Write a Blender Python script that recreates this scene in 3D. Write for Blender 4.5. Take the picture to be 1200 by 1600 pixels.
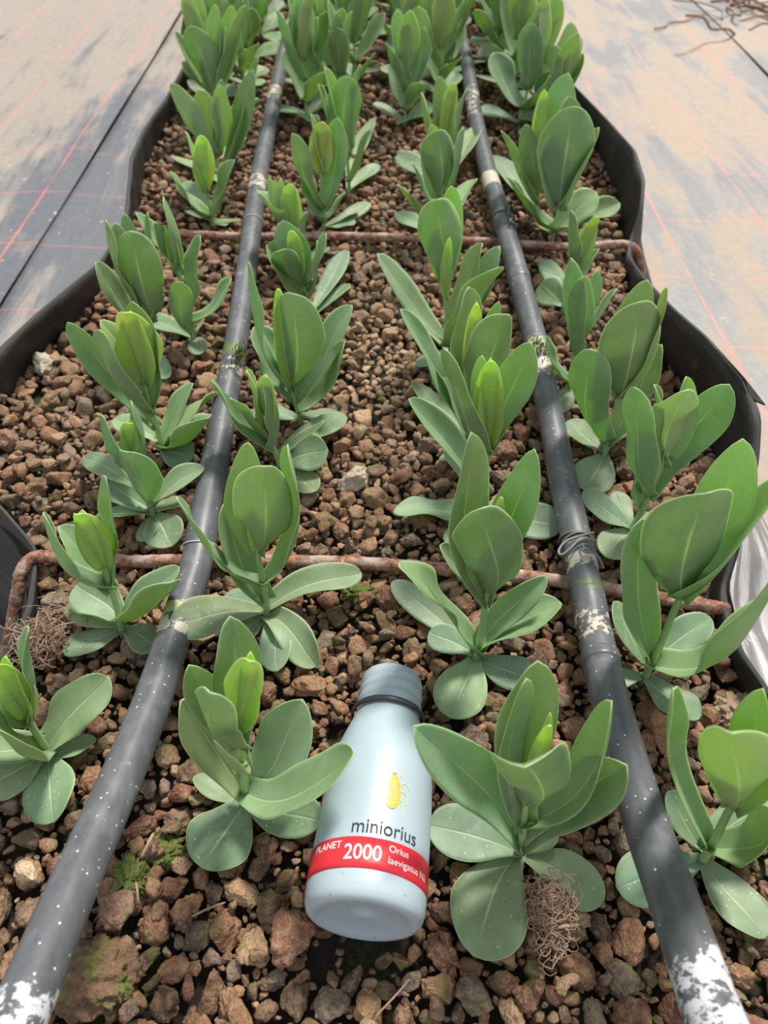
import bpy, math, random
import numpy as np
from mathutils import Vector, Matrix

for o in list(bpy.data.objects):
    bpy.data.objects.remove(o)
SC = bpy.context.scene
COL = SC.collection
R = math.radians

# ------------------------------------------------------------------ camera
CAM_H = 0.52
PITCH = 48.0
YAW = -0.33
FPX = 1156.0
cd = bpy.data.cameras.new('camera')
cam = bpy.data.objects.new('camera', cd)
COL.objects.link(cam)
cam.location = (0, 0, CAM_H)
cam.rotation_euler = (R(90 - PITCH), 0, R(YAW))
cd.sensor_width = 36
cd.lens = 36 * FPX / 1600
cd.clip_start = 0.01
cd.dof.use_dof = True
cd.dof.focus_distance = 0.52
cd.dof.aperture_fstop = 9.5
SC.camera = cam

# ------------------------------------------------------------------ light
w = bpy.data.worlds.new('world')
SC.world = w
w.use_nodes = True
nt = w.node_tree
nt.nodes.clear()
out = nt.nodes.new('ShaderNodeOutputWorld')
bg = nt.nodes.new('ShaderNodeBackground')
tc = nt.nodes.new('ShaderNodeTexCoord')
sep = nt.nodes.new('ShaderNodeSeparateXYZ')
ramp = nt.nodes.new('ShaderNodeValToRGB')
ramp.color_ramp.elements[0].position = 0.0
ramp.color_ramp.elements[0].color = (0.62, 0.60, 0.55, 1)
ramp.color_ramp.elements[1].position = 0.75
ramp.color_ramp.elements[1].color = (0.90, 0.95, 1.0, 1)
nt.links.new(tc.outputs['Generated'], sep.inputs[0])
nt.links.new(sep.outputs['Z'], ramp.inputs[0])
nt.links.new(ramp.outputs[0], bg.inputs[0])
bg.inputs[1].default_value = 0.86
nt.links.new(bg.outputs[0], out.inputs[0])
sd = bpy.data.lights.new('sun', 'SUN')
sun = bpy.data.objects.new('sun', sd)
COL.objects.link(sun)
sd.energy = 5.4
sd.angle = R(11)
sd.color = (1.0, 0.93, 0.82)
_az, _el = R(24), R(56)          # from beyond the bed, a little to the right
_d = Vector((math.sin(_az) * math.cos(_el), math.cos(_az) * math.cos(_el), math.sin(_el)))
sun.rotation_euler = _d.to_track_quat('Z', 'Y').to_euler()
SC.view_settings.view_transform = 'Standard'
SC.view_settings.look = 'None'
SC.view_settings.gamma = 1
SC.view_settings.use_curve_mapping = False
SC.view_settings.exposure = 0.12

# ------------------------------------------------------------------ helpers
_M = Matrix.Rotation(R(YAW), 3, 'Z') @ Matrix.Rotation(R(90 - PITCH), 3, 'X')
_M = np.array(_M)
MAT_Z = -0.20


def at(u, v, z=None, y=None):
    """point of the place seen at photo position (u, v) at height z or at distance y"""
    d = _M @ np.array([(u - 600) / FPX, -(v - 800) / FPX, -1.0])
    if z is not None:
        k = (z - CAM_H) / d[2]
    else:
        k = y / d[1]
    return np.array([0, 0, CAM_H]) + d * k


def depth(p):
    return -float((_M.T @ (np.array(p) - np.array([0, 0, CAM_H])))[2])


def tag(o, label=None, cat=None, group=None, kind=None):
    if label: o['label'] = label
    if cat: o['category'] = cat
    if group: o['group'] = group
    if kind: o['kind'] = kind
    return o


def link(name, me, m=None, parent=None, smooth=True):
    o = bpy.data.objects.new(name, me)
    COL.objects.link(o)
    if m is not None and len(me.materials) == 0:
        me.materials.append(m)
    if smooth and hasattr(me, 'polygons'):
        me.polygons.foreach_set('use_smooth', [True] * len(me.polygons))
    if parent is not None:
        o.parent = parent
    return o


def mesh_of(name, verts, faces):
    me = bpy.data.meshes.new(name)
    me.from_pydata([tuple(map(float, v)) for v in verts], [], faces)
    me.update()
    return me


def empty(name, loc=(0, 0, 0)):
    o = bpy.data.objects.new(name, None)
    COL.objects.link(o)
    o.location = loc
    o.empty_display_size = 0.02
    return o


def catmull(pts, n=8):
    P = np.array(pts, float)
    P = np.vstack([2 * P[0] - P[1], P, 2 * P[-1] - P[-2]])
    out = []
    for i in range(1, len(P) - 2):
        for k in range(n):
            t = k / n
            a, b, c, d = P[i - 1], P[i], P[i + 1], P[i + 2]
            out.append(.5 * ((2 * b) + (-a + c) * t + (2 * a - 5 * b + 4 * c - d) * t * t + (-a + 3 * b - 3 * c + d) * t ** 3))
    out.append(P[-2])
    return np.array(out)


def tube(pts, rad, seg=14, cap=True, rough=0.0, seed=0):
    """tube mesh along points; rad scalar or list"""
    P = np.array(pts, float)
    n = len(P)
    rr = np.full(n, rad) if np.isscalar(rad) else np.array(rad, float)
    T = np.gradient(P, axis=0)
    T /= np.linalg.norm(T, axis=1)[:, None] + 1e-12
    ref = np.array([0, 0, 1.0]) if abs(T[0][2]) < .9 else np.array([1.0, 0, 0])
    N = np.cross(T[0], ref); N /= np.linalg.norm(N)
    rng = np.random.default_rng(seed)
    V, UV, F = [], [], []
    L = 0
    for i in range(n):
        if i:
            N = N - T[i] * N.dot(T[i]); N /= np.linalg.norm(N)
            L += np.linalg.norm(P[i] - P[i - 1])
        B = np.cross(T[i], N)
        for k in range(seg):
            a = 2 * math.pi * k / seg
            r = rr[i] * (1 + rough * rng.normal())
            V.append(P[i] + (N * math.cos(a) + B * math.sin(a)) * r)
    for i in range(n - 1):
        for k in range(seg):
            a, b = i * seg + k, i * seg + (k + 1) % seg
            F.append((a, b, b + seg, a + seg))
    if cap:
        F.append(tuple(range(seg - 1, -1, -1)))
        F.append(tuple((n - 1) * seg + k for k in range(seg)))
    return V, F


def merge(parts):
    V, F = [], []
    for v, f in parts:
        o = len(V)
        V += list(v)
        F += [tuple(i + o for i in q) for q in f]
    return V, F


# ------------------------------------------------------------------ material helpers
class NT:
    def __init__(s, name):
        s.m = bpy.data.materials.new(name)
        s.m.use_nodes = True
        s.t = s.m.node_tree
        s.t.nodes.clear()
        s.out = s.n('ShaderNodeOutputMaterial')
        s.b = s.n('ShaderNodeBsdfPrincipled')
        s.l(s.b.outputs[0], s.out.inputs[0])

    def n(s, k, **kw):
        x = s.t.nodes.new(k)
        for a, v in kw.items():
            setattr(x, a, v)
        return x

    def l(s, a, b):
        s.t.links.new(a, b)

    def val(s, sock, v):
        if hasattr(v, 'links') or hasattr(v, 'is_linked'):
            s.l(v, sock)
        else:
            sock.default_value = v

    def math(s, op, a, b=0.0, c=None, clamp=False):
        x = s.n('ShaderNodeMath', operation=op)
        x.use_clamp = clamp
        s.val(x.inputs[0], a); s.val(x.inputs[1], b)
        if c is not None: s.val(x.inputs[2], c)
        return x.outputs[0]

    def mix(s, f, a, b, mode='MIX'):
        x = s.n('ShaderNodeMix', data_type='RGBA', blend_type=mode)
        s.val(x.inputs[0], f)
        for i, v in ((6, a), (7, b)):
            if isinstance(v, tuple): x.inputs[i].default_value = (*v[:3], 1)
            else: s.l(v, x.inputs[i])
        return x.outputs[2]

    def noise(s, scale, detail=4, rough=.55, vec=None, dist=0.0):
        x = s.n('ShaderNodeTexNoise')
        x.inputs['Scale'].default_value = scale
        x.inputs['Detail'].default_value = detail
        x.inputs['Roughness'].default_value = rough
        x.inputs['Distortion'].default_value = dist
        if vec is not None: s.l(vec, x.inputs['Vector'])
        return x.outputs['Fac']

    def step(s, v, lo, hi):
        x = s.n('ShaderNodeMapRange')
        x.interpolation_type = 'SMOOTHSTEP'
        s.val(x.inputs[0], v)
        x.inputs[1].default_value = lo; x.inputs[2].default_value = hi
        x.inputs[3].default_value = 0; x.inputs[4].default_value = 1
        return x.outputs[0]

    def obj(s):
        return s.n('ShaderNodeTexCoord').outputs['Object']

    def geo(s):
        return s.n('ShaderNodeNewGeometry').outputs['Position']

    def scale(s, vec, xyz):
        x = s.n('ShaderNodeMapping')
        s.l(vec, x.inputs[0])
        x.inputs['Scale'].default_value = xyz
        return x.outputs[0]

    def bump(s, h, strength=.4, dist=.001, normal=None):
        x = s.n('ShaderNodeBump')
        x.inputs['Strength'].default_value = strength
        x.inputs['Distance'].default_value = dist
        s.l(h, x.inputs['Height'])
        if normal is not None: s.l(normal, x.inputs['Normal'])
        s.l(x.outputs[0], s.b.inputs['Normal'])
        return x.outputs[0]

    def set(s, **kw):
        for k, v in kw.items():
            sock = s.b.inputs[k.replace('_', ' ')]
            if isinstance(v, tuple): sock.default_value = (*v, 1) if len(v) == 3 else v
            else: s.val(sock, v)
        return s


def mat_simple(name, col, rough=.5, spec=.5):
    a = NT(name)
    a.set(Base_Color=col, Roughness=rough)
    a.b.inputs['Specular IOR Level'].default_value = spec
    return a.m


def mat_leaf():
    a = NT('leaf')
    oi = a.n('ShaderNodeObjectInfo')
    base, alpha, rnd = oi.outputs['Color'], oi.outputs['Alpha'], oi.outputs['Random']
    uv = a.n('ShaderNodeUVMap'); uv.uv_map = 'uv'
    sp = a.n('ShaderNodeSeparateXYZ'); a.l(uv.outputs[0], sp.inputs[0])
    s = a.math('ABSOLUTE', a.math('MULTIPLY_ADD', sp.outputs[0], 2.0, -1.0))
    t = sp.outputs[1]
    pos = a.geo()
    n1 = a.noise(45, 3, .5, pos)
    n2 = a.noise(260, 3, .6, pos)
    c = a.mix(a.math('MULTIPLY', a.step(n1, .35, .7), .40), base, (.42, .54, .39))
    hue = a.n('ShaderNodeHueSaturation')
    hue.inputs['Hue'].default_value = .5
    a.val(hue.inputs['Value'], a.math('MULTIPLY_ADD', n2, .25, a.math('MULTIPLY_ADD', rnd, .16, .80)))
    a.l(c, hue.inputs['Color'])
    c = hue.outputs[0]
    # side veins
    vv = a.math('SINE', a.math('MULTIPLY', a.math('SUBTRACT', t, a.math('MULTIPLY', s, .22)), 46.0))
    vein = a.math('MULTIPLY', a.step(vv, .90, 1.0), .05)
    c = a.mix(vein, c, (.45, .60, .36))
    mid = a.math('SUBTRACT', 1.0, a.step(s, .008, .055))
    mid = a.math('MULTIPLY', mid, a.math('SUBTRACT', 1.0, a.step(t, .55, .95)))
    c = a.mix(a.math('MULTIPLY', mid, .85), c, (.60, .72, .46))
    mar = a.step(s, .95, .995)
    c = a.mix(a.math('MULTIPLY', mar, .8), c, (.66, .76, .48))
    vo = a.n('ShaderNodeTexVoronoi'); vo.inputs['Scale'].default_value = 260
    a.l(pos, vo.inputs['Vector'])
    spot = a.math('SUBTRACT', 1.0, a.step(vo.outputs['Distance'], .10, .19))
    vs = a.n('ShaderNodeSeparateColor'); a.l(vo.outputs['Color'], vs.inputs[0])
    spot = a.math('MULTIPLY', spot, a.step(vs.outputs[0], .60, .62))
    c = a.mix(a.math('MULTIPLY', spot, alpha), c, (.68, .74, .62))
    blot = a.math('MULTIPLY', a.step(a.noise(120, 2, .5, pos), .55, .72), a.math('MULTIPLY', alpha, .35))
    c = a.mix(blot, c, (.42, .55, .42))
    a.set(Base_Color=c, Roughness=.48)
    a.b.inputs['Specular IOR Level'].default_value = .38
    h = a.math('ADD', a.math('MULTIPLY', a.math('SUBTRACT', 1.0, a.step(s, .0, .09)), .9), a.math('ADD', a.math('MULTIPLY', n1, .6), a.math('MULTIPLY', vein, 1.0)))
    bn = a.bump(h, .35, .0012)
    tr = a.n('ShaderNodeBsdfTranslucent')
    tcx = a.mix(1.0, c, (1.15, 1.30, .42), 'MULTIPLY')
    a.l(tcx, tr.inputs[0])
    mx = a.n('ShaderNodeMixShader'); mx.inputs[0].default_value = .42
    a.l(a.b.outputs[0], mx.inputs[1]); a.l(tr.outputs[0], mx.inputs[2])
    a.l(mx.outputs[0], a.out.inputs[0])
    return a.m


def mat_stem():
    a = NT('stem')
    n = a.noise(90, 3, .5, a.geo())
    a.set(Base_Color=a.mix(n, (.20, .34, .13), (.36, .50, .24)), Roughness=.5)
    return a.m


def mat_stone(name, src):
    a = NT(name)
    if src == 'attr':
        at_ = a.n('ShaderNodeAttribute'); at_.attribute_name = 'Col'
        base = at_.outputs['Color']
    else:
        base = a.n('ShaderNodeObjectInfo').outputs['Color']
    pos = a.geo()
    n1 = a.noise(150, 5, .65, pos)
    n2 = a.noise(620, 4, .7, pos)
    n3 = a.noise(60, 3, .5, pos)
    c = a.mix(a.step(n1, .35, .68), base, a.mix(.55, base, (.40, .27, .16)))
    c = a.mix(a.math('MULTIPLY', a.step(n1, .58, .40), .0), c, (.06, .035, .02))
    c = a.mix(a.math('MULTIPLY', a.step(n2, .60, .30), .0), c, (.05, .03, .02))
    dark = a.math('MULTIPLY', a.math('SUBTRACT', 1.0, a.step(n2, .34, .50)), .65)
    c = a.mix(dark, c, (.055, .032, .022))
    c = a.mix(a.math('MULTIPLY', a.step(n2, .62, .70), .65), c, (.66, .56, .45))  # pale specks, partly painted as wet glints
    moss = a.math('MULTIPLY', a.step(n3, .56, .66), .45)
    c = a.mix(moss, c, (.09, .12, .03))
    a.set(Base_Color=c, Roughness=.78)
    a.b.inputs['Specular IOR Level'].default_value = .35
    a.bump(a.math('ADD', n1, a.math('MULTIPLY', n2, .55)), .95, .0022)
    return a.m


def mat_soil():
    a = NT('bed_soil')
    pos = a.geo()
    n1 = a.noise(18, 4, .6, pos); n2 = a.noise(240, 5, .7, pos)
    c = a.mix(n2, (.006, .005, .004), (.045, .030, .020))
    c = a.mix(a.math('MULTIPLY', a.step(n1, .50, .62), a.step(n2, .40, .6)), c, (.035, .060, .012))
    a.set(Base_Color=c, Roughness=.9)
    a.bump(n2, .9, .003)
    return a.m


def mat_mat(left):
    """black woven ground cover with red grid threads and dried mud"""
    a = NT('ground_cover_left' if left else 'ground_cover_right')
    pos = a.geo()
    sp = a.n('ShaderNodeSeparateXYZ'); a.l(pos, sp.inputs[0])
    X, Y = sp.outputs[0], sp.outputs[1]
    st = a.scale(pos, (9, 1.3, 1))
    blob = a.scale(pos, (3.0, 1.6, 1))
    n1 = a.noise(1.3, 6, .66, st, .6)
    n2 = a.noise(1.4, 5, .6, blob, .4)
    n3 = a.noise(55, 4, .7, pos)
    weave = a.n('ShaderNodeTexChecker'); weave.inputs['Scale'].default_value = 420
    a.l(pos, weave.inputs[0])
    if left:
        base = a.mix(n3, (.075, .082, .10), (.13, .14, .165))
        far = a.step(a.math('ADD', a.math('MULTIPLY', X, -1.0), a.math('MULTIPLY', Y, .30)), .95, 1.55)
        f = a.math('ADD', a.math('MULTIPLY', n1, .55), a.math('ADD', a.math('MULTIPLY', n2, .45), a.math('MULTIPLY', far, .16)))
        dirt = a.math('MULTIPLY', a.step(f, .50, .64), .85)
        c = a.mix(dirt, base, a.mix(n3, (.22, .19, .165), (.37, .32, .28)))
    else:
        base = a.mix(n3, (.13, .135, .15), (.20, .20, .215))
        f = a.math('ADD', a.math('MULTIPLY', n1, .5), a.math('MULTIPLY', n2, .5))
        dirt = a.math('MULTIPLY', a.step(f, .43, .56), .9)
        c = a.mix(dirt, base, a.mix(n3, (.26, .205, .16), (.41, .325, .25)))
    c = a.mix(a.math('MULTIPLY', weave.outputs[1], .06), c, (.03, .03, .03))
    X0, PIT = (-.71, .21) if left else (.566, .205)

    def line(coord, off, pitch, wd):
        m = a.math('MODULO', a.math('ADD', a.math('SUBTRACT', coord, off), 21 * pitch + pitch / 2), pitch)
        d = a.math('ABSOLUTE', a.math('SUBTRACT', m, pitch / 2))
        return a.math('SUBTRACT', 1.0, a.step(d, wd * .4, wd))
    lx = line(X, X0, PIT, .0030)
    ly = line(Y, 1.12 if left else 1.0, .219, .0035)
    worn = a.step(a.noise(9, 3, .6, pos), .34, .60)
    red = a.math('MULTIPLY', a.math('MAXIMUM', lx, a.math('MULTIPLY', ly, .6)), a.math('MULTIPLY_ADD', worn, .55, .15))
    c = a.mix(red, c, (.62, .16, .12))
    speck = a.step(a.noise(75, 2, .5, pos), .70, .76)
    c = a.mix(a.math('MULTIPLY', speck, .6), c, (.60, .53, .45))
    a.set(Base_Color=c, Roughness=a.math('MULTIPLY_ADD', dirt, .30, .46))
    a.b.inputs['Specular IOR Level'].default_value = .5
    a.bump(a.math('ADD', a.math('MULTIPLY', n3, .5), a.math('MULTIPLY', n1, 2.0)), .35, .006)
    return a.m


def mat_sand():
    a = NT('sandy_soil')
    pos = a.geo()
    n = a.noise(12, 6, .7, pos)
    a.set(Base_Color=a.mix(n, (.38, .27, .16), (.70, .55, .36)), Roughness=.9)
    a.bump(n, .8, .02)
    return a.m


def mat_liner():
    a = NT('black_liner')
    uv = a.n('ShaderNodeUVMap'); uv.uv_map = 'uv'
    st = a.scale(uv.outputs[0], (6, 420, 1))
    n1 = a.noise(1.0, 4, .6, st)
    n2 = a.noise(30, 4, .6, a.geo())
    n3 = a.noise(420, 2, .6, a.geo())
    c = a.mix(a.step(n1, .42, .66), (.008, .009, .011), (.045, .045, .046))
    c = a.mix(a.math('MULTIPLY', a.step(n2, .55, .75), .30), c, (.16, .14, .12))
    c = a.mix(a.math('MULTIPLY', a.step(n3, .72, .78), .5), c, (.40, .37, .33))
    a.set(Base_Color=c, Roughness=.50)
    a.bump(a.math('ADD', n1, a.math('MULTIPLY', n2, .5)), .45, .0015)
    return a.m


def mat_silver():
    a = NT('grey_sheet')
    st = a.scale(a.geo(), (60, 6, 12))
    n1 = a.noise(1.0, 5, .6, st)
    n2 = a.noise(90, 4, .6, a.geo())
    c = a.mix(a.step(n1, .42, .62), (.16, .16, .17), (.50, .50, .52))
    c = a.mix(a.math('MULTIPLY', a.step(n2, .62, .72), .5), c, (.78, .78, .78))
    a.set(Base_Color=c, Roughness=.38)
    a.bump(n1, .5, .004)
    return a.m


def mat_pipe(stains, name):
    """black pipe; stains: (y, half length, kind, side x or None)"""
    a = NT(name)
    pos = a.geo()
    sp = a.n('ShaderNodeSeparateXYZ'); a.l(pos, sp.inputs[0])
    Y = sp.outputs[1]
    st = a.scale(pos, (160, 14, 160))
    n1 = a.noise(1.0, 5, .65, st)
    n2 = a.noise(130, 5, .72, pos)
    n3 = a.noise(48, 3, .6, pos)
    c = a.mix(n1, (.042, .047, .056), (.120, .127, .144))
    c = a.mix(a.math('MULTIPLY', a.step(n3, .42, .66), a.math('MULTIPLY', n1, .65)), c, (.17, .18, .20))
    vo = a.n('ShaderNodeTexVoronoi'); vo.inputs['Scale'].default_value = 175
    a.l(pos, vo.inputs['Vector'])
    vs = a.n('ShaderNodeSeparateColor'); a.l(vo.outputs['Color'], vs.inputs[0])
    spot = a.math('MULTIPLY', a.math('SUBTRACT', 1.0, a.step(vo.outputs['Distance'], .07, .15)), a.step(vs.outputs[0], .40, .45))
    c = a.mix(spot, c, (.60, .58, .53))
    ring = a.math('MULTIPLY', a.step(n2, .60, .66), a.step(n3, .5, .62))
    c = a.mix(a.math('MULTIPLY', ring, .45), c, (.34, .34, .34))
    for (y0, hl, kind, amt) in stains:
        d = a.math('DIVIDE', a.math('ABSOLUTE', a.math('SUBTRACT', Y, y0)), hl)
        m = a.math('SUBTRACT', 1.0, a.step(d, .5, 1.0))
        k = a.step(a.math('ADD', a.math('MULTIPLY', m, amt), a.math('MULTIPLY_ADD', n3, 1.1, a.math('MULTIPLY_ADD', n2, 1.5, -.75))), .94, 1.02)
        col = {'lime': (.50, .52, .57), 'algae': (.42, .44, .22), 'mud': (.50, .45, .38), 'green': (.10, .15, .04)}[kind]
        c = a.mix(a.math('MULTIPLY', k, .9), c, col)
    a.set(Base_Color=c, Roughness=a.math('MULTIPLY_ADD', n1, .2, .30))
    a.bump(a.math('ADD', a.math('MULTIPLY', n1, .3), a.math('MULTIPLY', spot, .5)), .35, .0006)
    return a.m


def mat_rust():
    a = NT('rusty_steel')
    pos = a.geo()
    n1 = a.noise(170, 5, .7, pos); n2 = a.noise(45, 4, .6, pos)
    c = a.mix(a.step(n1, .35, .65), (.10, .045, .028), (.36, .17, .10))
    c = a.mix(a.math('MULTIPLY', a.step(n2, .44, .62), .75), c, (.42, .34, .30))
    c = a.mix(a.step(n1, .62, .70), c, (.62, .55, .50))
    a.set(Base_Color=c, Roughness=.75)
    a.bump(n1, .9, .0025)
    return a.m


def mat_bottle():
    a = NT('bottle_plastic')
    pos = a.geo()
    n = a.noise(14, 3, .5, pos)
    c = a.mix(n, (.30, .385, .45), (.38, .46, .52))
    vo = a.n('ShaderNodeTexVoronoi'); vo.inputs['Scale'].default_value = 210
    a.l(pos, vo.inputs['Vector'])
    vs = a.n('ShaderNodeSeparateColor'); a.l(vo.outputs['Color'], vs.inputs[0])
    spot = a.math('MULTIPLY', a.math('SUBTRACT', 1.0, a.step(vo.outputs['Distance'], .07, .13)), a.step(vs.outputs[0], .35, .37))
    ob = a.n('ShaderNodeSeparateXYZ'); a.l(a.obj(), ob.inputs[0])
    low = a.math('SUBTRACT', 1.0, a.step(ob.outputs[1], .0, .03))
    c = a.mix(a.math('MULTIPLY', spot, a.math('MULTIPLY_ADD', low, .7, .2)), c, (.07, .06, .05))
    a.set(Base_Color=c, Roughness=.33)
    a.b.inputs['Subsurface Weight'].default_value = .15
    a.b.inputs['Subsurface Radius'].default_value = (.01, .01, .01)
    a.b.inputs['Coat Weight'].default_value = .04
    a.b.inputs['Coat Roughness'].default_value = .08
    return a.m


def mat_moss():
    a = NT('moss')
    n = a.noise(320, 4, .6, a.geo())
    a.set(Base_Color=a.mix(n, (.015, .025, .006), (.17, .21, .04)), Roughness=.9)
    a.bump(n, 1.0, .002)
    return a.m


def mat_root():
    a = NT('dry_root')
    n = a.noise(120, 3, .6, a.geo())
    a.set(Base_Color=a.mix(n, (.10, .055, .035), (.46, .33, .24)), Roughness=.85)
    return a.m


M_LEAF, M_STEM = mat_leaf(), mat_stem()
M_STUFF, M_STONE = mat_stone('gravel', 'attr'), mat_stone('lava_stone', 'obj')
M_SOIL, M_SAND, M_LINER, M_SILVER = mat_soil(), mat_sand(), mat_liner(), mat_silver()
M_RUST, M_BOTTLE, M_MOSS, M_ROOT = mat_rust(), mat_bottle(), mat_moss(), mat_root()

# ------------------------------------------------------------------ bed outline (base of the liner at the gravel, and its rim)
def chain(rows, z=None):
    P = np.array([at(r[0], r[1], z if z is not None else r[2]) for r in rows])
    return P[np.argsort(P[:, 1])]


ext = lambda P, y0, y1: np.vstack([[P[0][0] + (P[0][0] - P[1][0]) * .3, y0, P[0][2]], P, [P[-1][0], y1, P[-1][2]]])
Y0, Y1 = -0.06, 3.3
R_BASE = ext(chain([(806, -30), (815, 30), (850, 110), (905, 180), (940, 240), (962, 300), (966, 350), (970, 395), (975, 440),
                    (1010, 530), (1065, 590), (1100, 640), (1112, 700), (1112, 790), (1106, 860), (1100, 930), (1128, 1020), (1165, 1100), (1250, 1250), (1330, 1480)], -.012), Y0, Y1)
L_BASE = ext(chain([(330, 40), (300, 110), (270, 180), (228, 255), (214, 325), (203, 370), (168, 445), (110, 515), (30, 600), (-40, 680), (-60, 730),
                    (-5, 790), (62, 866), (66, 950), (36, 1010), (-30, 1100), (-150, 1280), (-260, 1480)], -.012), Y0, Y1)
R_RIM = ext(chain([(815, -40, .06), (825, 0, .06), (845, 62, .065), (892, 130, .07), (950, 190, .075), (990, 235, .075), (1004, 280, .07), (1001, 325, .05), (984, 372, .02),
                   (980, 400, .012), (1004, 434, .035), (1050, 482, .07), (1100, 525, .08), (1160, 592, .085), (1184, 650, .08), (1180, 720, .06), (1160, 800, .045), (1146, 860, .03),
                   (1126, 920, .012), (1150, 1010, .02), (1200, 1085, .04), (1300, 1240, .05), (1400, 1480, .05)]), Y0, Y1)
L_RIM = ext(chain([(310, 50, .05), (290, 100, .05), (264, 148, .05), (226, 202, .055), (207, 245, .06), (202, 300, .05), (198, 345, .04), (160, 408, .03),
                   (120, 440, .05), (60, 490, .065), (0, 546, .07), (-70, 620, .07), (-90, 700, .05), (0, 788, .025), (60, 858, .008), (48, 950, .008),
                   (4, 1040, .02), (-60, 1130, .03), (-180, 1300, .04), (-300, 1480, .04)]), Y0, Y1)


def smooth_interp(ys, P, col, k=3):
    v = np.interp(ys, P[:, 1], P[:, col])
    ker = np.hanning(k + 2)[1:-1]; ker /= ker.sum()
    pv = np.concatenate([[v[0]] * (k // 2), v, [v[-1]] * (k // 2)])
    return np.convolve(pv, ker, 'valid')


YS = np.arange(Y0, Y1, .008)
XR, XL = smooth_interp(YS, R_BASE, 0), smooth_interp(YS, L_BASE, 0)
XR_fn = lambda y: np.interp(y, YS, XR)
XL_fn = lambda y: np.interp(y, YS, XL)
_h1 = at(60, 690, 0); _h2 = at(1060, 520, 0)


def gz(x, y):
    """height of the gravel bed"""
    return (.016 * math.exp(-(((x - _h1[0]) / .10) ** 2 + ((y - _h1[1]) / .12) ** 2))
            + .003 * math.sin(x * 23 + 1.3) * math.sin(y * 17) + .0025 * math.sin(x * 51 + y * 38))


def bed_soil():
    nx = 60
    ys = np.arange(Y0, Y1, .02)
    V, F = [], []
    rng = np.random.default_rng(3)
    for j, y in enumerate(ys):
        a, b = XL_fn(y) - .015, XR_fn(y) + .015
        for i in range(nx + 1):
            x = a + (b - a) * i / nx
            V.append((x, y, gz(x, y) - .015 + rng.normal() * .002))
    for j in range(len(ys) - 1):
        for i in range(nx):
            k = j * (nx + 1) + i
            F.append((k, k + 1, k + nx + 2, k + nx + 1))
    o = link('bed_soil', mesh_of('bed_soil', V, F), M_SOIL)
    tag(o, kind='structure', label='dark mossy soil under the lava gravel')


bed_soil()


def liner(side):
    Rm, Bs = (R_RIM, R_BASE) if side > 0 else (L_RIM, L_BASE)
    rx, rz = smooth_interp(YS, Rm, 0), smooth_interp(YS, Rm, 2)
    bx = smooth_interp(YS, Bs, 0)
    rng = np.random.default_rng(5 + side)
    V, F, UV = [], [], []
    prof = 16
    wob = np.convolve(rng.normal(size=len(YS) + 8), np.hanning(9), 'valid') * .0012
    for j, y in enumerate(YS):
        for k in range(prof):
            if k <= 7:                      # inner face, from below the gravel up to the rim
                t = k / 7
                x = bx[j] + (rx[j] - bx[j]) * t ** .8
                z = -.04 + (rz[j] + .04) * t
                x += side * wob[j] * math.sin(t * 3.1)
            elif k == 8:
                x, z = rx[j] + side * .0035, rz[j] - .001
            else:
                t = (k - 8) / 7
                x = rx[j] + side * (.004 + .075 * t + .010 * math.sin(t * 7 + y * 9) + wob[j] * 2 * t)
                z = rz[j] - .001 + (MAT_Z - .01 - rz[j]) * t
            V.append((x, y, z)); UV.append((y, k / prof))
    for j in range(len(YS) - 1):
        for k in range(prof - 1):
            a = j * prof + k
            q = (a, a + 1, a + prof + 1, a + prof)
            F.append(q if side < 0 else q[::-1])
    me = mesh_of('bed_liner', V, F)
    uvl = me.uv_layers.new(name='uv')
    li = np.zeros(len(me.loops), int); me.loops.foreach_get('vertex_index', li)
    uvl.data.foreach_set('uv', np.array(UV)[li].ravel())
    o = link('bed_liner', me, M_LINER)
    s = o.modifiers.new('t', 'SOLIDIFY'); s.thickness = .0012; s.offset = 0
    tag(o, 'wavy black plastic liner wall along the %s edge of the planting bed' % ('right' if side > 0 else 'left'), 'plastic liner', 'liner walls of the bed')
    return rx, rz


liner(-1)
RX, RZ = liner(1)


def silver_sheet():
    ys = [y for y in YS if -.03 < y < .50]
    V, F = [], []
    n = 26
    rng = np.random.default_rng(8)
    for j, y in enumerate(ys):
        r = np.interp(y, YS, RX); z0 = np.interp(y, YS, RZ)
        for k in range(n):
            t = k / (n - 1)
            x = r + .006 + .26 * t
            z = z0 - .002 - .05 * max(0, (y - .42) / .08) - (.17 + z0) * t ** .7 + .006 * math.sin(t * 26 + y * 7) * t ** .3 + .004 * math.sin(y * 40 + t * 9)
            V.append((x, y, max(z, MAT_Z + .004)))
    for j in range(len(ys) - 1):
        for k in range(n - 1):
            a = j * n + k
            F.append((a, a + 1, a + n + 1, a + n))
    o = link('plastic_sheet', mesh_of('plastic_sheet', V, F), M_SILVER)
    s = o.modifiers.new('t', 'SOLIDIFY'); s.thickness = .0012; s.offset = 0
    tag(o, 'wrinkled silvery grey plastic sheet draped outside the right liner', 'plastic sheet')


silver_sheet()


def torn_flap():
    P = [at(1120, 545, .082), at(1165, 592, .088), at(1196, 632, .085), at(1172, 622, .082), at(1140, 580, .078)]
    V = [p for p in P] + [p - np.array([0, 0, .0015]) for p in P]
    F = [(0, 1, 2, 3, 4), (9, 8, 7, 6, 5)] + [(i, (i + 5), (i + 1) % 5 + 5, (i + 1) % 5) for i in range(5)]
    o = link('torn_flap', mesh_of('torn_flap', V, F), M_LINER, smooth=False)
    tag(o, 'pointed torn black plastic flap at the top of the right liner', 'plastic flap')


torn_flap()


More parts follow.
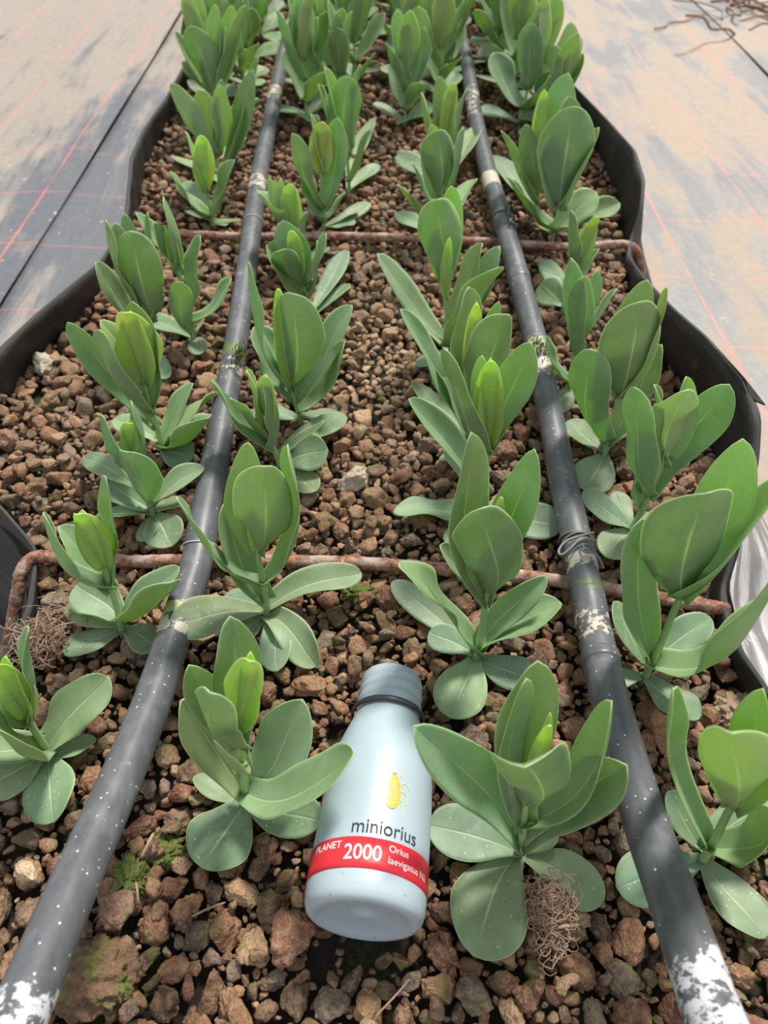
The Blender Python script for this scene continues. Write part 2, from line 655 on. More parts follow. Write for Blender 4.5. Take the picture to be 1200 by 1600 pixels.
def sheet(name, x0, x1, y0, y1, z, m, nx=40, ny=60, amp=.004, seed=0):
    rng = random.Random(seed)
    ph = [rng.uniform(0, 6) for _ in range(6)]
    V, F = [], []
    for j in range(ny + 1):
        for i in range(nx + 1):
            x = x0 + (x1 - x0) * i / nx; y = y0 + (y1 - y0) * j / ny
            h = amp * (math.sin(x * 9 + ph[0] + y) + math.sin(x * 23 + y * 4 + ph[1]) * .4 + math.sin(y * 7 + ph[2]) * .5)
            V.append((x, y, z + h))
    for j in range(ny):
        for i in range(nx):
            k = j * (nx + 1) + i
            F.append((k, k + 1, k + nx + 2, k + nx + 1))
    return link(name, mesh_of(name, V, F), m)


M_ML, M_MR = mat_mat(True), mat_mat(False)
tag(sheet('ground', -6, 7, -1.5, 12, MAT_Z - .02, M_SAND, 60, 60, .002), 'sandy soil of the greenhouse floor', kind='structure')
tag(sheet('ground_cover_path', -.662, -.02, -.6, 9, MAT_Z, M_ML, seed=1), 'dark woven ground cover against the bed', kind='structure')
tag(sheet('ground_cover_path', -3.4, -.655, -.6, 9, MAT_Z + .007, M_ML, seed=2), 'muddy woven ground cover of the left path', kind='structure')
tag(sheet('ground_cover_path', .02, 1.09, -.6, 9, MAT_Z, M_MR, seed=3), 'muddy woven ground cover of the right path', kind='structure')
tag(sheet('ground_cover_path', 1.08, 1.42, -.6, 9, MAT_Z + .006, M_MR, seed=4), 'outer strip of woven ground cover', kind='structure')

# ------------------------------------------------------------------ steel rods across the bed
def rod(rows, label, r=.0058, seed=0):
    P = catmull([at(*q) for q in rows], 14)
    V, F = tube(P, r, 12, True, .05, seed)
    o = link('rusty_rod', mesh_of('rusty_rod', V, F), M_RUST)
    tag(o, label, 'steel rod', 'rusty rods across the bed')


rod([(4, 1075, -.10), (12, 1015, -.055), (20, 970, -.03), (28, 925, -.008), (34, 892, .006), (52, 872, .010), (80, 870, .010), (130, 873, .010), (210, 877, .010), (300, 876, .010), (480, 878, .011),
     (560, 880, .010), (640, 885, .010), (760, 895, .010), (860, 906, .010), (960, 922, .010), (1040, 936, .010), (1105, 947, .010), (1138, 955, .006), (1152, 985, -.03), (1160, 1030, -.08)],
    'rusty bent steel rod behind the bottle, nearest of the three rods', seed=1)
rod([(176, 372, -.03), (186, 364, .004), (200, 362, .012), (270, 365, .012), (330, 368, .012), (400, 370, .012), (520, 369, .012), (660, 373, .012), (760, 378, .012), (850, 384, .012), (900, 386, .013),
     (960, 382, .015), (984, 384, .012), (997, 398, -.005), (1003, 428, -.05)], 'rusty steel rod hooked over the inward bend of the right liner', seed=2)
rod([(296, 84, -.02), (310, 80, .012), (405, 82, .014), (450, 82, .014), (570, 79, .014), (620, 80, .014), (740, 91, .014), (790, 96, .014), (838, 98, .012), (850, 105, -.03)],
    'rusty steel rod farthest back across the bed', seed=3)

# ------------------------------------------------------------------ pipes
PR = .0132


def pipe(rows, label, stains, couplings, mname):
    P = catmull([at(*q) for q in rows], 10)
    m = mat_pipe(stains, mname)
    root = empty('irrigation_pipe', tuple(P[len(P) // 2]))
    root['label'] = label
    o0 = P[len(P) // 2]
    V, F = tube(P - o0, PR, 28)
    link('tube', mesh_of('tube', V, F), m, root)
    for (y, hl, dr) in couplings:
        i0 = int(np.argmin(abs(P[:, 1] - (y - hl)))); i1 = int(np.argmin(abs(P[:, 1] - (y + hl))))
        a, b = sorted((i0, i1))
        if b - a < 2: b = a + 2
        seg = P[a:b + 1] - o0
        q = catmull(seg, 4)
        rr = np.full(len(q), PR + dr)
        rr[0] = rr[-1] = PR - .0003
        rr[1] = rr[-2] = PR + dr * .8
        V, F = tube(q, rr, 28)
        link('coupling', mesh_of('coupling', V, F), m, root)
    tag(root, label, 'pipe', 'irrigation pipes along the bed')
    return P


y_of = lambda u, v, z=.03: float(at(u, v, z)[1])
LP = pipe([(470, -50, .022), (463, 10, .024), (442, 90, .029), (420, 200, .026), (404, 280, .026), (393, 365, .029), (383, 440, .024), (368, 540, .022), (350, 640, .022), (333, 740, .024),
           (318, 820, .028), (306, 885, .029), (280, 965, .036), (240, 1090, .052), (196, 1200, .068), (152, 1300, .084), (108, 1400, .100), (66, 1500, .115), (24, 1600, .128), (-30, 1720, .140)],
          'long black pipe with white specks lying across the left half of the bed',
          [(y_of(60, 1625, .13), .030, 'lime', .50), (y_of(364, 565), .03, 'mud', .42), (y_of(372, 550), .02, 'green', .5), (y_of(262, 985, .04), .012, 'mud', .52),
           (y_of(275, 955, .04), .010, 'algae', .5), (y_of(455, 40), .05, 'mud', .5), (y_of(425, 150), .04, 'mud', .45), (y_of(400, 290), .03, 'mud', .45)],
          [(y_of(455, 42), .02, .0016)], 'pipe_left')
RP = pipe([(702, -50, .022), (708, 10, .024), (728, 90, .029), (742, 180, .026), (760, 260, .026), (778, 320, .028), (796, 380, .029), (815, 450, .024), (836, 530, .024), (852, 610, .022),
           (868, 690, .022), (884, 770, .024), (902, 850, .028), (916, 920, .030), (930, 990, .036), (950, 1080, .050), (980, 1190, .067), (1014, 1300, .084), (1050, 1400, .100), (1084, 1500, .115), (1120, 1600, .128), (1170, 1720, .140)],
          'long black pipe with white lime crust lying across the right half of the bed',
          [(y_of(1130, 1620, .12), .044, 'lime', .50), (y_of(845, 545), .02, 'algae', .60), (y_of(850, 575), .02, 'mud', .48), (y_of(770, 285), .03, 'mud', .68),
           (y_of(922, 930), .012, 'green', .44), (y_of(928, 985, .035), .018, 'mud', .40), (y_of(905, 885), .010, 'mud', .48), (y_of(722, 40), .03, 'mud', .45), (y_of(740, 160), .1, 'mud', .38)],
          [(y_of(922, 950, .033), .016, .0006), (y_of(787, 350), .012, .0020), (y_of(936, 1030, .042), .004, .0012), (y_of(808, 425), .006, .0010)], 'pipe_right')


def wire(rows, r, label, name='wire_tie', col=(.16, .16, .16)):
    m = mat_simple(name + '_m', col, .45)
    V, F = merge([tube(catmull(c, 8), r, 8) for c in rows])
    o = link(name, mesh_of(name, V, F), m)
    tag(o, label, 'wire tie', 'ties on the pipes')


def ring_pts(P, y, rad, tilt=.004, n=22, a0=0, a1=6.28):
    i = int(np.argmin(abs(P[:, 1] - y)))
    c = P[i]; T = P[min(i + 1, len(P) - 1)] - P[i - 1]; T = T / np.linalg.norm(T)
    N = np.cross(T, [0, 0, 1]); N /= np.linalg.norm(N); B = np.cross(N, T)
    return [c + (N * math.cos(a) + B * math.sin(a)) * rad + T * tilt * math.sin(a) for a in np.linspace(a0, a1, n)]


yk = y_of(905, 840)
k1 = ring_pts(RP, yk, PR + .0012, .004)
k2 = ring_pts(RP, yk - .010, PR + .0012, -.006)
top = lambda u, v, z: at(u, v, z)
loop = [top(928, 832, .046), top(905, 838, .047), top(884, 846, .046), top(873, 860, .044), top(877, 867, .044), top(890, 858, .046), top(903, 846, .047), top(918, 841, .047), top(930, 846, .045)]
knot = [top(908, 850, .0465), top(913, 856, .048), top(920, 859, .0475), top(910, 858, .048), top(914, 862, .048), top(928, 864, .047), top(936, 872, .043), top(943, 888, .035)]
wire([k1, k2, loop, knot], .0011, 'grey wire twisted into a loop around the right pipe, in front of a coupling')
wire([ring_pts(LP, y_of(310, 852), PR + .0006, .006)], .0007, 'thin pale grey wire round the left pipe just behind the nearest rod', col=(.45, .45, .46))
wire([ring_pts(LP, y_of(395, 350), PR + .0006, .004)], .0007, 'thin pale grey wire round the left pipe at the second rod', col=(.45, .45, .46))
wire([ring_pts(RP, y_of(782, 345), PR + .0030, .004), [top(790, 318, .045), top(797, 322, .05), top(794, 332, .052), top(802, 338, .048), top(797, 345, .05), top(806, 352, .044), top(803, 362, .035)]], .0014,
     'dark frayed wire knot round the right pipe at the second rod', col=(.10, .10, .10))

# ------------------------------------------------------------------ plants
KCOL = {0: (.255, .365, .220), 1: (.295, .430, .235), 2: (.400, .545, .235), 3: (.540, .680, .190)}
SPOT = {0: 1.0, 1: .12, 2: 0.0, 3: 0.0}
AZ = {'F': (0, -1), 'B': (0, 1), 'L': (-1, 0), 'R': (1, 0), 'FL': (-.7, -.7), 'FR': (.7, -.7), 'BL': (-.7, .7), 'BR': (.7, .7)}
PROF_T = [0, .06, .15, .30, .45, .60, .75, .86, .93, .975, 1.0]
PROF = {0: [.26, .30, .38, .62, .86, .99, 1.0, .90, .72, .46, .02],
        1: [.44, .52, .58, .72, .88, .99, 1.0, .88, .69, .44, .02],
        2: [.40, .52, .66, .86, .98, 1.0, .94, .78, .58, .36, .02],
        3: [.30, .48, .68, .90, 1.0, .96, .80, .58, .40, .23, .01]}


def leaf_mesh(A, T, az, wid, bow, kind, rng, res=1.0, origin=None):
    A, T = np.array(A), np.array(T)
    chord = T - A
    L = np.linalg.norm(chord)
    if az is None:
        h = chord[:2].copy()
        az = h / (np.linalg.norm(h) + 1e-9)
    az = np.array(az, float); az /= np.linalg.norm(az)
    S0 = np.array([-az[1], az[0], 0.0])
    out3 = np.array([az[0], az[1], 0.0])
    nin = np.cross(S0, chord / L)
    want = np.array([-az[0], -az[1], 1.0])
    if nin.dot(want) < 0: nin = -nin
    nin /= np.linalg.norm(nin)
    C = (A + T) / 2 - nin * bow * L - chord * .06
    nt_, ns = max(10, int(20 * res)), max(4, int(6 * res)) * 2
    # denser samples near the tip
    ts = np.array([0.35 * (i / nt_) + 0.65 * math.sin(i / nt_ * math.pi / 2) for i in range(nt_ + 1)])
    te = {0: .68, 1: .64, 2: .56, 3: .42}[kind] + rng.uniform(-.05, .05)
    wprof = np.interp(np.minimum(ts, te), PROF_T, PROF[kind])
    q_ = np.clip((ts - te) / (1 - te), 0, 1)
    wprof = wprof * np.maximum(1 - q_ ** {0: 2.15, 1: 2.05, 2: 1.95, 3: 1.7}[kind], 0) ** .56
    wprof = np.maximum(wprof, .012)
    sway, twist = rng.uniform(-.065, .065), rng.uniform(-.55, .55)
    if kind == 3: sway, twist = sway * .3, twist * .2
    cup0 = {0: .10, 1: .30, 2: .34, 3: .50}[kind] * rng.uniform(.6, 1.5)
    ph, wf, wa = rng.uniform(0, 6.28), rng.uniform(1.0, 2.0), rng.uniform(.08, .21) * (0.45 if kind in (0, 3) else 1)
    asym = rng.uniform(-.10, .10)
    recurve = rng.uniform(-.02, .10) * (1 if kind in (1, 2) else .3)
    th = .0010
    top_, bot_ = [], []
    for t, wv in zip(ts, wprof):
        P = (1 - t) ** 2 * A + 2 * t * (1 - t) * C + t * t * T
        D = 2 * (1 - t) * (C - A) + 2 * t * (T - C)
        D /= np.linalg.norm(D)
        S = S0 - D * S0.dot(D); S /= np.linalg.norm(S)
        N = np.cross(D, S)
        if N.dot(nin) < 0: N = -N
        ca_, sa_ = math.cos(twist * t), math.sin(twist * t)
        S, N = S * ca_ + N * sa_, N * ca_ - S * sa_
        P = P + S0 * sway * L * math.sin(math.pi * 1.35 * t) * (1 - .3 * t)
        hw = wid / 2 * wv
        cup = cup0 + .45 * (1 - t) ** 4
        P = P - N * (recurve * L * max(0, t - .6) ** 2 / .16)
        rt, rb = [], []
        for i in range(ns + 1):
            s = -1 + 2 * i / ns
            d = cup * hw * abs(s) ** 1.5 + wa * wid / 2 * wv * math.sin(wf * 6.28 * t + ph + (1.7 if s > 0 else 0)) * abs(s) ** 2.5 + asym * hw * s
            groove = -.0006 * math.exp(-(s / .10) ** 2) * (1 - t)
            p = P + S * (s * hw * (1 - .12 * cup * abs(s))) + N * (d + groove)
            e = th * (1 - .55 * abs(s) ** 6)
            rib = .0012 * math.exp(-(s / .09) ** 2) * (1 - t) if kind else .0006 * math.exp(-(s / .09) ** 2) * (1 - t)
            rt.append(p + N * e / 2); rb.append(p - N * (e / 2 + rib))
        top_.append(rt); bot_.append(rb)
    V, UV, F = [], [], []
    for layer in (top_, bot_):
        for j, r_ in enumerate(layer):
            for i, p in enumerate(r_):
                V.append(p if origin is None else p - origin); UV.append((i / ns, ts[j]))
    W = ns + 1
    K = (nt_ + 1) * W
    for j in range(nt_):
        for i in range(ns):
            a = j * W + i
            F.append((a, a + 1, a + W + 1, a + W))
            F.append((K + a, K + a + W, K + a + W + 1, K + a + 1))
    for j in range(nt_):
        a = j * W; F.append((a, a + W, K + a + W, K + a))
        a = j * W + ns; F.append((a, K + a, K + a + W, a + W))
    for i in range(ns):
        a = i; F.append((a, K + a, K + a + 1, a + 1))
        a = nt_ * W + i; F.append((a, a + 1, K + a + 1, K + a))
    me = mesh_of('leaf', V, F)
    u = me.uv_layers.new(name='uv')
    li = np.zeros(len(me.loops), int); me.loops.foreach_get('vertex_index', li)
    u.data.foreach_set('uv', np.array(UV)[li].ravel())
    return me


def add_leaf(root, A, T, az, wid, bow, kind, rng, res):
    o3 = np.array(root.location)
    me = leaf_mesh(A, T, az, wid, bow, kind, rng, res, o3)
    o = link('bud_leaf' if kind == 3 else 'leaf', me, M_LEAF, root)
    c = KCOL[kind]
    j = rng.uniform(.88, 1.12)
    o.color = (c[0] * j * rng.uniform(.9, 1.12), c[1] * j, c[2] * j * rng.uniform(.85, 1.2), SPOT[kind])
    if kind == 3: o['label'] = 'pale yellow-green young leaf folded at the tip'
    return o


PLANTS = {'A': [], 'B': [], 'C': [], 'D': []}


def stem_mesh(root, base, top_, nodes, r0):
    o3 = np.array(root.location)
    ax = top_ - base
    P = [base + np.array([0, 0, -.008]), base] + [base + ax * t + np.array([math.sin(t * 5) * .0008, 0, 0]) for t in (.2, .4, .6, .8, 1.0)] + [top_ + ax / np.linalg.norm(ax) * .006]
    P = catmull(np.array(P) - o3, 5)
    n = len(P)
    rr = [r0 * (1 - .35 * i / n) for i in range(n)]
    rr[-1] *= .5
    V, F = tube(P, rr, 10)
    return link('stem', mesh_of('stem', V, F), M_STEM, root)


def plant(row, bu, bv, tu, tv, spec, seed):
    rng = random.Random(seed)
    b0 = at(bu, bv, 0.0)
    base = at(bu, bv, gz(b0[0], b0[1]))
    top_ = at(tu, tv, y=base[1] + .004)
    if top_[2] < base[2] + .015: top_[2] = base[2] + .015
    Z = depth(base)
    res = 1.0 if Z < .8 else .75
    root = empty('leafy_plant', tuple(base))
    stem_mesh(root, base, top_, None, .0033 if Z < .9 else .0030)
    for line in spec.strip().split('\n'):
        q = line.split()
        if not q: continue
        n, u, v, m, wpx, az, bow, kind = float(q[0]), float(q[1]), float(q[2]), q[3], float(q[4]), q[5], float(q[6]), int(q[7])
        A = base + (top_ - base) * n
        val = float(m[1:]) / 100
        T = at(u, v, z=val) if m[0] == 'z' else at(u, v, y=A[1] + val)
        # a leaf lying on the gravel stays above it
        g = gz(T[0], T[1]) + .012
        if T[2] < g: T = at(u, v, z=g)
        wid = wpx * depth((A + T * 2) / 3) / FPX * (1.18 if kind in (1, 2) and az in ('L', 'R', 'BL', 'BR', 'FL', 'FR') else 1.06)
        add_leaf(root, A, T, AZ.get(az), wid, bow, kind, rng, res)
        if kind == 3:                       # the folded partner behind it
            ax = (T - A) / np.linalg.norm(T - A)
            T2 = T + np.array([.001, .006, 0]) - ax * .004
            add_leaf(root, A, T2, (0, 1), wid * .9, bow, 3, rng, res)
    PLANTS[row].append((base[1], root))
    return root


def auto_plant(row, x, y, H, seed):
    rng = random.Random(seed)
    base = np.array([x, y, gz(x, y)])
    lean = np.array([rng.uniform(-.012, .012), rng.uniform(-.012, .008), 0])
    top_ = base + np.array([0, 0, H * .55]) + lean
    root = empty('leafy_plant', tuple(base))
    stem_mesh(root, base, top_, None, .003)
    a0 = rng.uniform(0, 3.14)
    far = .6
    def lf(n, ang, el, L, W, bow, kind):
        A = base + (top_ - base) * n
        d = np.array([math.cos(ang) * math.cos(el), math.sin(ang) * math.cos(el), math.sin(el)])
        T = A + d * L
        g = gz(T[0], T[1]) + .008
        T[2] = max(T[2], g)
        add_leaf(root, A, T, (math.cos(ang), math.sin(ang)), W, bow, kind, rng, far)
    s = H / .15
    for k in range(3):
        lf(.08, a0 + 2.1 * k + rng.uniform(-.3, .3), R(rng.uniform(5, 25)), .06 * s, .033 * s, -.08, 0)
    for (n, el, L, W, kind) in ((.3, 52, .074, .038, 1), (.6, 70, .088, .040, 1), (.9, 80, .090, .038, 2)):
        a0 += 1.57 + rng.uniform(-.3, .3)
        for k in range(2):
            lf(n, a0 + math.pi * k, R(el + rng.uniform(-8, 6)), L * s * rng.uniform(.85, 1.15), W * s * rng.uniform(.85, 1.15), rng.uniform(.10, .2), kind)
    lf(.9, -1.57 + rng.uniform(-.9, .9), R(82), .080 * s, .036 * s, .05, 2)
    lf(1, -1.57 + rng.uniform(-.5, .5), R(86), .066 * s, .022 * s, .02, 2)
    lf(1, 1.57, R(86), .064 * s, .020 * s, .02, 3)
    PLANTS[row].append((base[1], root))


P_ = plant
# row outside the left pipe, front to back
P_('A', 78, 1188, 45, 1122, """
.1 85 1284 z.8 84 F -.12 0
.2 168 1055 z4.5 70 BR -.04 1
.1 150 1158 z1.2 40 R -.1 0
.3 8 1128 y-2.5 82 FL .18 1
.2 -30 1240 z2 66 FL -.1 0
.3 -45 1180 z4 60 L 0 1
.95 17 986 y1.0 50 BR .16 1
1 -4 1035 y0 54 F 0 3
.9 -45 1060 y0 50 L .2 1
""", 11)
P_('A', 192, 990, 165, 886, """
.05 97 1020 z1 50 L -.08 0
.1 102 950 z2 38 BL -.08 0
.05 248 1012 z.7 50 FR -.1 0
.25 122 912 y2.5 62 BL .08 1
.2 266 905 y-1 78 FR .16 1
.15 279 884 y3 44 BR 0 1
.7 75 797 y-1.5 62 FL .28 1
.7 142 750 y.5 54 BR .20 1
.65 98 822 y2 52 BL .12 1
1 120 803 y-1 56 F 0 3
""", 12)
P_('A', 240, 810, 203, 706, """
.05 270 852 z.6 62 FR -.1 0
.15 316 727 z4.5 36 R -.1 1
.1 287 780 z1 32 R 0 0
.1 140 815 z1.5 32 L -.2 1
.15 165 755 z3 46 BL 0 1
.03 226 845 z.3 35 F 0 0
.25 202 700 y-1.5 64 F .12 1
.7 157 647 y-.5 42 FL .28 1
.7 206 627 y1 44 BR .22 1
.4 130 712 z3 38 L -.1 0
1 201 660 y-.5 36 F 0 3
.5 185 690 y2 38 BL .1 1
""", 13)
P_('A', 256, 712, 226, 600, """
.1 327 650 y-1 72 FR .2 1
.1 300 717 z1 52 FR -.1 0
.1 336 610 z4 44 R 0 1
.15 300 598 y3 44 BR 0 1
.2 178 650 z3 36 L 0 1
.6 152 515 y-1.5 58 FL .20 1
.6 203 472 y1 58 BR .20 1
.4 107 505 y1.5 40 BL .1 1
.95 166 500 y1 48 BL .1 2
1 196 486 y-1 72 F 0 3
""", 14)
P_('A', 303, 535, 279, 420, """
.3 352 436 y0 36 R .25 1
.35 302 370 y1 48 BR .08 1
.1 275 432 y-3 38 F .12 1
.05 218 490 z1.5 34 L 0 0
.05 314 553 z.6 30 FR -.1 0
.05 322 490 z1 26 R 0 0
1 246 350 y-.5 32 L .22 1
1 253 308 y1 38 R .22 1
1 260 357 y-.5 27 F 0 3
.9 222 330 y2 30 BL .1 1
""", 15)
P_('A', 228, 560, 238, 492, """
1 203 362 y-1.2 70 F .07 1
.8 162 342 y0 44 L .18 1
.8 181 348 y2 38 BL .1 1
.5 158 410 y0 44 L .18 1
.8 194 333 y3 28 B .08 1
.8 230 332 y3 28 BR .08 1
.9 215 380 y.5 30 F 0 3
.1 260 590 z1 34 R -.1 0
""", 16)
P_('A', 333, 350, 322, 300, """
.2 263 270 y-.5 36 L .15 1
.2 358 250 y0 42 R .14 1
1 313 211 y-.5 35 F 0 3
.95 293 206 y1 26 L .08 2
.1 283 283 z2 32 BL 0 1
.05 376 345 z1 24 R 0 0
.05 350 352 z1 22 FR 0 0
.05 292 328 z1 24 L 0 0
""", 17)
P_('A', 350, 296, 336, 235, """
1 314 139 y-1 42 F .04 2
.8 270 130 y-1 44 FL .18 1
.9 342 124 y0 38 R .2 1
.2 390 112 y1 34 BR .1 1
.2 386 208 z4 30 R 0 1
.1 398 150 z5 30 R -.05 1
.4 380 160 y1 32 R .1 1
.9 350 130 y-1 32 F .1 2
.1 270 240 z1 26 L 0 0
""", 18)
P_('A', 345, 205, 334, 150, """
1 300 40 y-1 48 F .04 1
.9 275 48 y0 32 L .15 1
.9 345 42 y0 36 R .15 1
.9 332 8 y1 30 B .1 2
.2 405 90 y0 30 R .2 1
1 365 12 y1 38 B .1 2
.9 380 5 y1 36 R .1 2
""", 19)
# row inside the left pipe
P_('B', 383, 1258, 372, 1136, """
.05 316 1358 z.8 108 FL -.12 0
.05 500 1286 z.8 66 FR -.08 0
.2 537 1180 y-1.5 88 FR .22 1
.15 472 1106 y3 82 BR .08 1
.2 290 1098 y1.5 76 BL .16 1
.75 322 1072 y-2 82 FL .12 1
.45 300 1032 y2.5 60 BL .15 1
.75 362 980 y3 80 B .16 1
1 388 1032 y-.5 66 F 0 3
.05 302 1215 z1.2 38 L 0 0
.6 350 1150 y-2.5 30 F .25 1
""", 21)
P_('B', 418, 968, 404, 862, """
.12 263 975 z5.2 68 FL -.05 0
.15 566 890 z2.5 50 R -.10 1
.08 497 1040 z1 50 FR -.22 1
.05 437 1048 z.6 52 F -.08 0
.1 350 930 z2 42 L 0 0
.05 345 1005 z1.5 48 FL 0 0
.55 291 770 y-1 58 FL .24 1
.55 438 700 y1 60 R .28 1
.3 345 790 y2 62 BL .1 1
.95 378 693 y2 66 B .05 2
1 420 727 y-1.5 98 F .10 2
1 405 745 y0 50 F 0 3
""", 22)
P_('B', 440, 735, 414, 668, """
.5 330 598 y0 52 L .12 1
.7 363 614 y-1.5 34 FL .1 1
1 389 577 y.5 42 L .05 2
1 413 588 y-1 38 F 0 3
.5 420 582 y.5 58 R .12 1
.3 540 645 z2 44 R 0 0
.3 505 655 y-1 28 R .1 1
.1 512 700 z3 64 R -.05 0
.05 495 765 z1 44 FR 0 0
.05 345 768 z1 36 L 0 0
.05 400 760 z1 44 FL 0 0
""", 23)
P_('B', 470, 660, 455, 605, """
1 465 459 y-1 82 F .05 1
.9 392 412 y-1 48 L .18 1
.9 432 450 y0 34 F 0 3
.7 395 512 y2 64 BL .1 1
.3 531 535 y0 54 R .28 1
.6 547 477 y3 44 BR 0 1
.2 540 650 z1 36 FR 0 0
.1 395 640 z1 40 L 0 0
""", 24)
P_('B', 492, 500, 470, 432, """
1 455 360 y-.5 30 F 0 3
.9 445 347 y1 50 B .08 1
.8 506 366 y1 38 R .18 1
.8 430 390 y-1.5 50 F .1 1
.6 415 383 y0 60 BL .1 1
.2 541 392 z2 32 R 0 0
.5 488 378 y-1 34 R .2 1
.1 545 440 z1 30 R 0 0
""", 25)
P_('B', 472, 420, 455, 366, """
1 404 296 y-1 52 FL .07 1
1 420 279 y.5 24 B .05 2
1 437 278 y1 24 B .05 2
1 453 287 y-.5 36 F 0 3
.5 478 330 y1 30 R .1 1
.1 515 385 z1 30 R 0 0
""", 26)
P_('B', 506, 360, 503, 272, """
1 503 189 y-.5 42 F 0 3
1 487 178 y.5 24 L .05 2
.35 460 204 y0 36 FL .12 1
.35 526 187 y.5 44 BR .16 1
.2 536 300 y0 30 R .18 1
.15 470 285 y.5 44 L .1 1
.05 556 345 z1 30 R 0 0
.05 580 318 z1 24 BR 0 0
.05 560 330 z1 26 R 0 0
""", 27)
P_('B', 545, 305, 543, 235, """
1 537 117 y-1 54 F .04 1
.9 512 104 y0 42 L .1 2
.9 552 100 y1 36 R .1 2
.3 571 200 y0 30 R .18 1
.1 578 182 z1 28 BR 0 0
.1 590 255 z1 26 R 0 0
.8 495 130 y1 36 L .1 1
""", 28)
# row inside the right pipe
P_('C', 808, 1338, 824, 1262, """
.05 733 1494 z.8 122 F -.10 0
.1 668 1288 z2 82 L -.08 0
.3 682 1146 y1 84 BL .10 1
.3 980 1190 y0 84 BR .12 1
.05 947 1404 z.8 70 FR -.08 0
1 826 1140 y-2.5 118 F .04 1
.8 832 1040 y3 92 B .10 1
.6 815 1066 y2 50 BL .1 1
.7 957 1103 y1 70 R .22 2
.4 895 1212 y2 54 BR 0 1
1 860 1128 y1 38 F 0 3
.05 870 1290 z2 44 BR 0 0
""", 31)
P_('C', 742, 1034, 763, 930, """
.05 615 904 z1.5 48 BL 0 0
.15 653 863 y-.5 74 L .10 1
.1 670 985 z1.5 46 L 0 0
.05 704 1122 z.8 78 F -.10 0
.2 876 938 z5.5 66 R 0 1
.1 847 898 y3 44 BR 0 1
.05 834 1066 z1 56 FR -.08 0
1 762 790 y-1.5 104 F .07 1
.9 742 703 y1 66 BL .16 1
.9 812 722 y.5 66 BR .18 1
1 786 772 y.5 32 F 0 3
.85 690 850 y1 46 BL .1 1
""", 32)
P_('C', 757, 810, 762, 696, """
.05 615 795 z2 44 L -.05 1
.05 880 820 z1.2 62 R 0 0
1 767 560 y-1 50 F 0 3
1 755 562 y.5 46 B .05 2
.9 714 542 y0 58 FL .22 1
.9 817 540 y0 60 BR .20 1
.3 645 620 y2 54 BL .05 1
.2 700 690 z4 46 BL 0 0
.1 700 850 z1 40 FL 0 0
.1 840 770 z1 40 BR 0 0
""", 33)
P_('C', 732, 712, 735, 625, """
1 790 489 y-1 80 F .10 1
1 745 472 y0 38 F 0 3
.9 738 457 y2 54 BL .12 1
.9 772 470 y2 32 B .1 2
.3 644 480 y1 50 BL .12 1
.1 646 590 z1 42 L 0 0
.2 685 560 y2 34 BL .0 1
.1 690 720 z1 36 FL 0 0
""", 34)
P_('C', 705, 565, 694, 442, """
1 683 306 y-1 70 F .04 1
1 703 289 y1.5 50 B .1 2
.2 606 392 y0 52 L .16 1
.2 768 410 y-1.5 80 FR .10 1
.8 701 370 y-1.5 22 F 0 3
.4 748 380 y2 46 BR .1 1
.3 778 388 y2 36 BR .1 1
.1 640 470 z1 40 L 0 0
.1 650 570 z1 36 FL 0 0
""", 35)
P_('C', 690, 380, 682, 308, """
1 690 202 y-1 60 F .04 1
1 673 194 y1 44 B .08 2
.2 741 280 z4 46 R 0 1
.2 625 285 y0 30 L .14 1
.1 618 330 z1 30 L 0 0
.6 650 250 y0 36 L .15 1
.7 725 200 y1 36 R .15 1
""", 36)
P_('C', 692, 305, 692, 245, """
1 708 128 y-.5 34 F 0 3
.9 656 145 y-1 40 L .14 1
.9 722 140 y0 40 R .16 1
1 690 120 y1 34 B .05 2
.3 620 240 z2 34 L 0 0
.3 750 190 z4 30 R 0 1
""", 37)
# row outside the right pipe
P_('D', 1095, 1348, 1144, 1262, """
.05 1196 1468 z.8 84 FR -.08 0
.05 962 1386 z.8 78 FL -.04 0
.3 1105 1090 y0 74 BL .24 1
1 1150 1126 y-2.5 118 F .04 2
1 1190 1098 y1 72 BR .1 2
.3 1204 1270 y-1 92 FR .30 1
.25 1218 1240 z5 64 R 0 1
.2 1042 1238 z3 46 BL 0 0
1 1170 1160 y0 40 F 0 3
""", 41)
P_('D', 1005, 1062, 1064, 935, """
.05 1090 1127 z.8 66 FR -.08 0
.2 1196 862 y-1.0 120 FR .38 1
.25 1016 822 y0 80 BL .14 1
.15 958 940 z4.5 54 BL 0 0
.05 928 1065 z1 38 L 0 0
.2 1108 962 y3 48 BR 0 1
1 1088 755 y-2.5 138 F .04 1
1 1208 742 y.5 86 FR .14 2
1 1160 688 y2 82 BR .1 2
""", 42)
P_('D', 985, 832, 1040, 716, """
.05 910 770 z3 50 L 0 0
.05 960 768 z1 34 BL 0 0
.5 1008 598 y0 60 FL .18 1
.5 1127 605 y0 68 BR .26 1
1 1064 611 y-1 76 F 0 2
1 1078 588 y1 50 B .05 2
.9 1035 600 y1 46 L .1 1
.3 1000 700 y2 48 BL .1 1
.03 945 868 z.8 54 FL 0 0
.1 1060 800 z1 40 BR 0 0
""", 43)
P_('D', 942, 716, 968, 622, """
1 1002 471 y-1.5 102 F .06 1
1 1046 449 y0 34 R .1 2
1 1003 438 y2 62 B .08 2
.25 917 537 y0 66 FL .18 1
.05 915 768 z.8 62 F -.05 0
.25 1032 540 y2 50 BR .1 1
.2 1002 640 z4 48 R 0 1
.1 885 660 z2 48 L 0 0
""", 44)
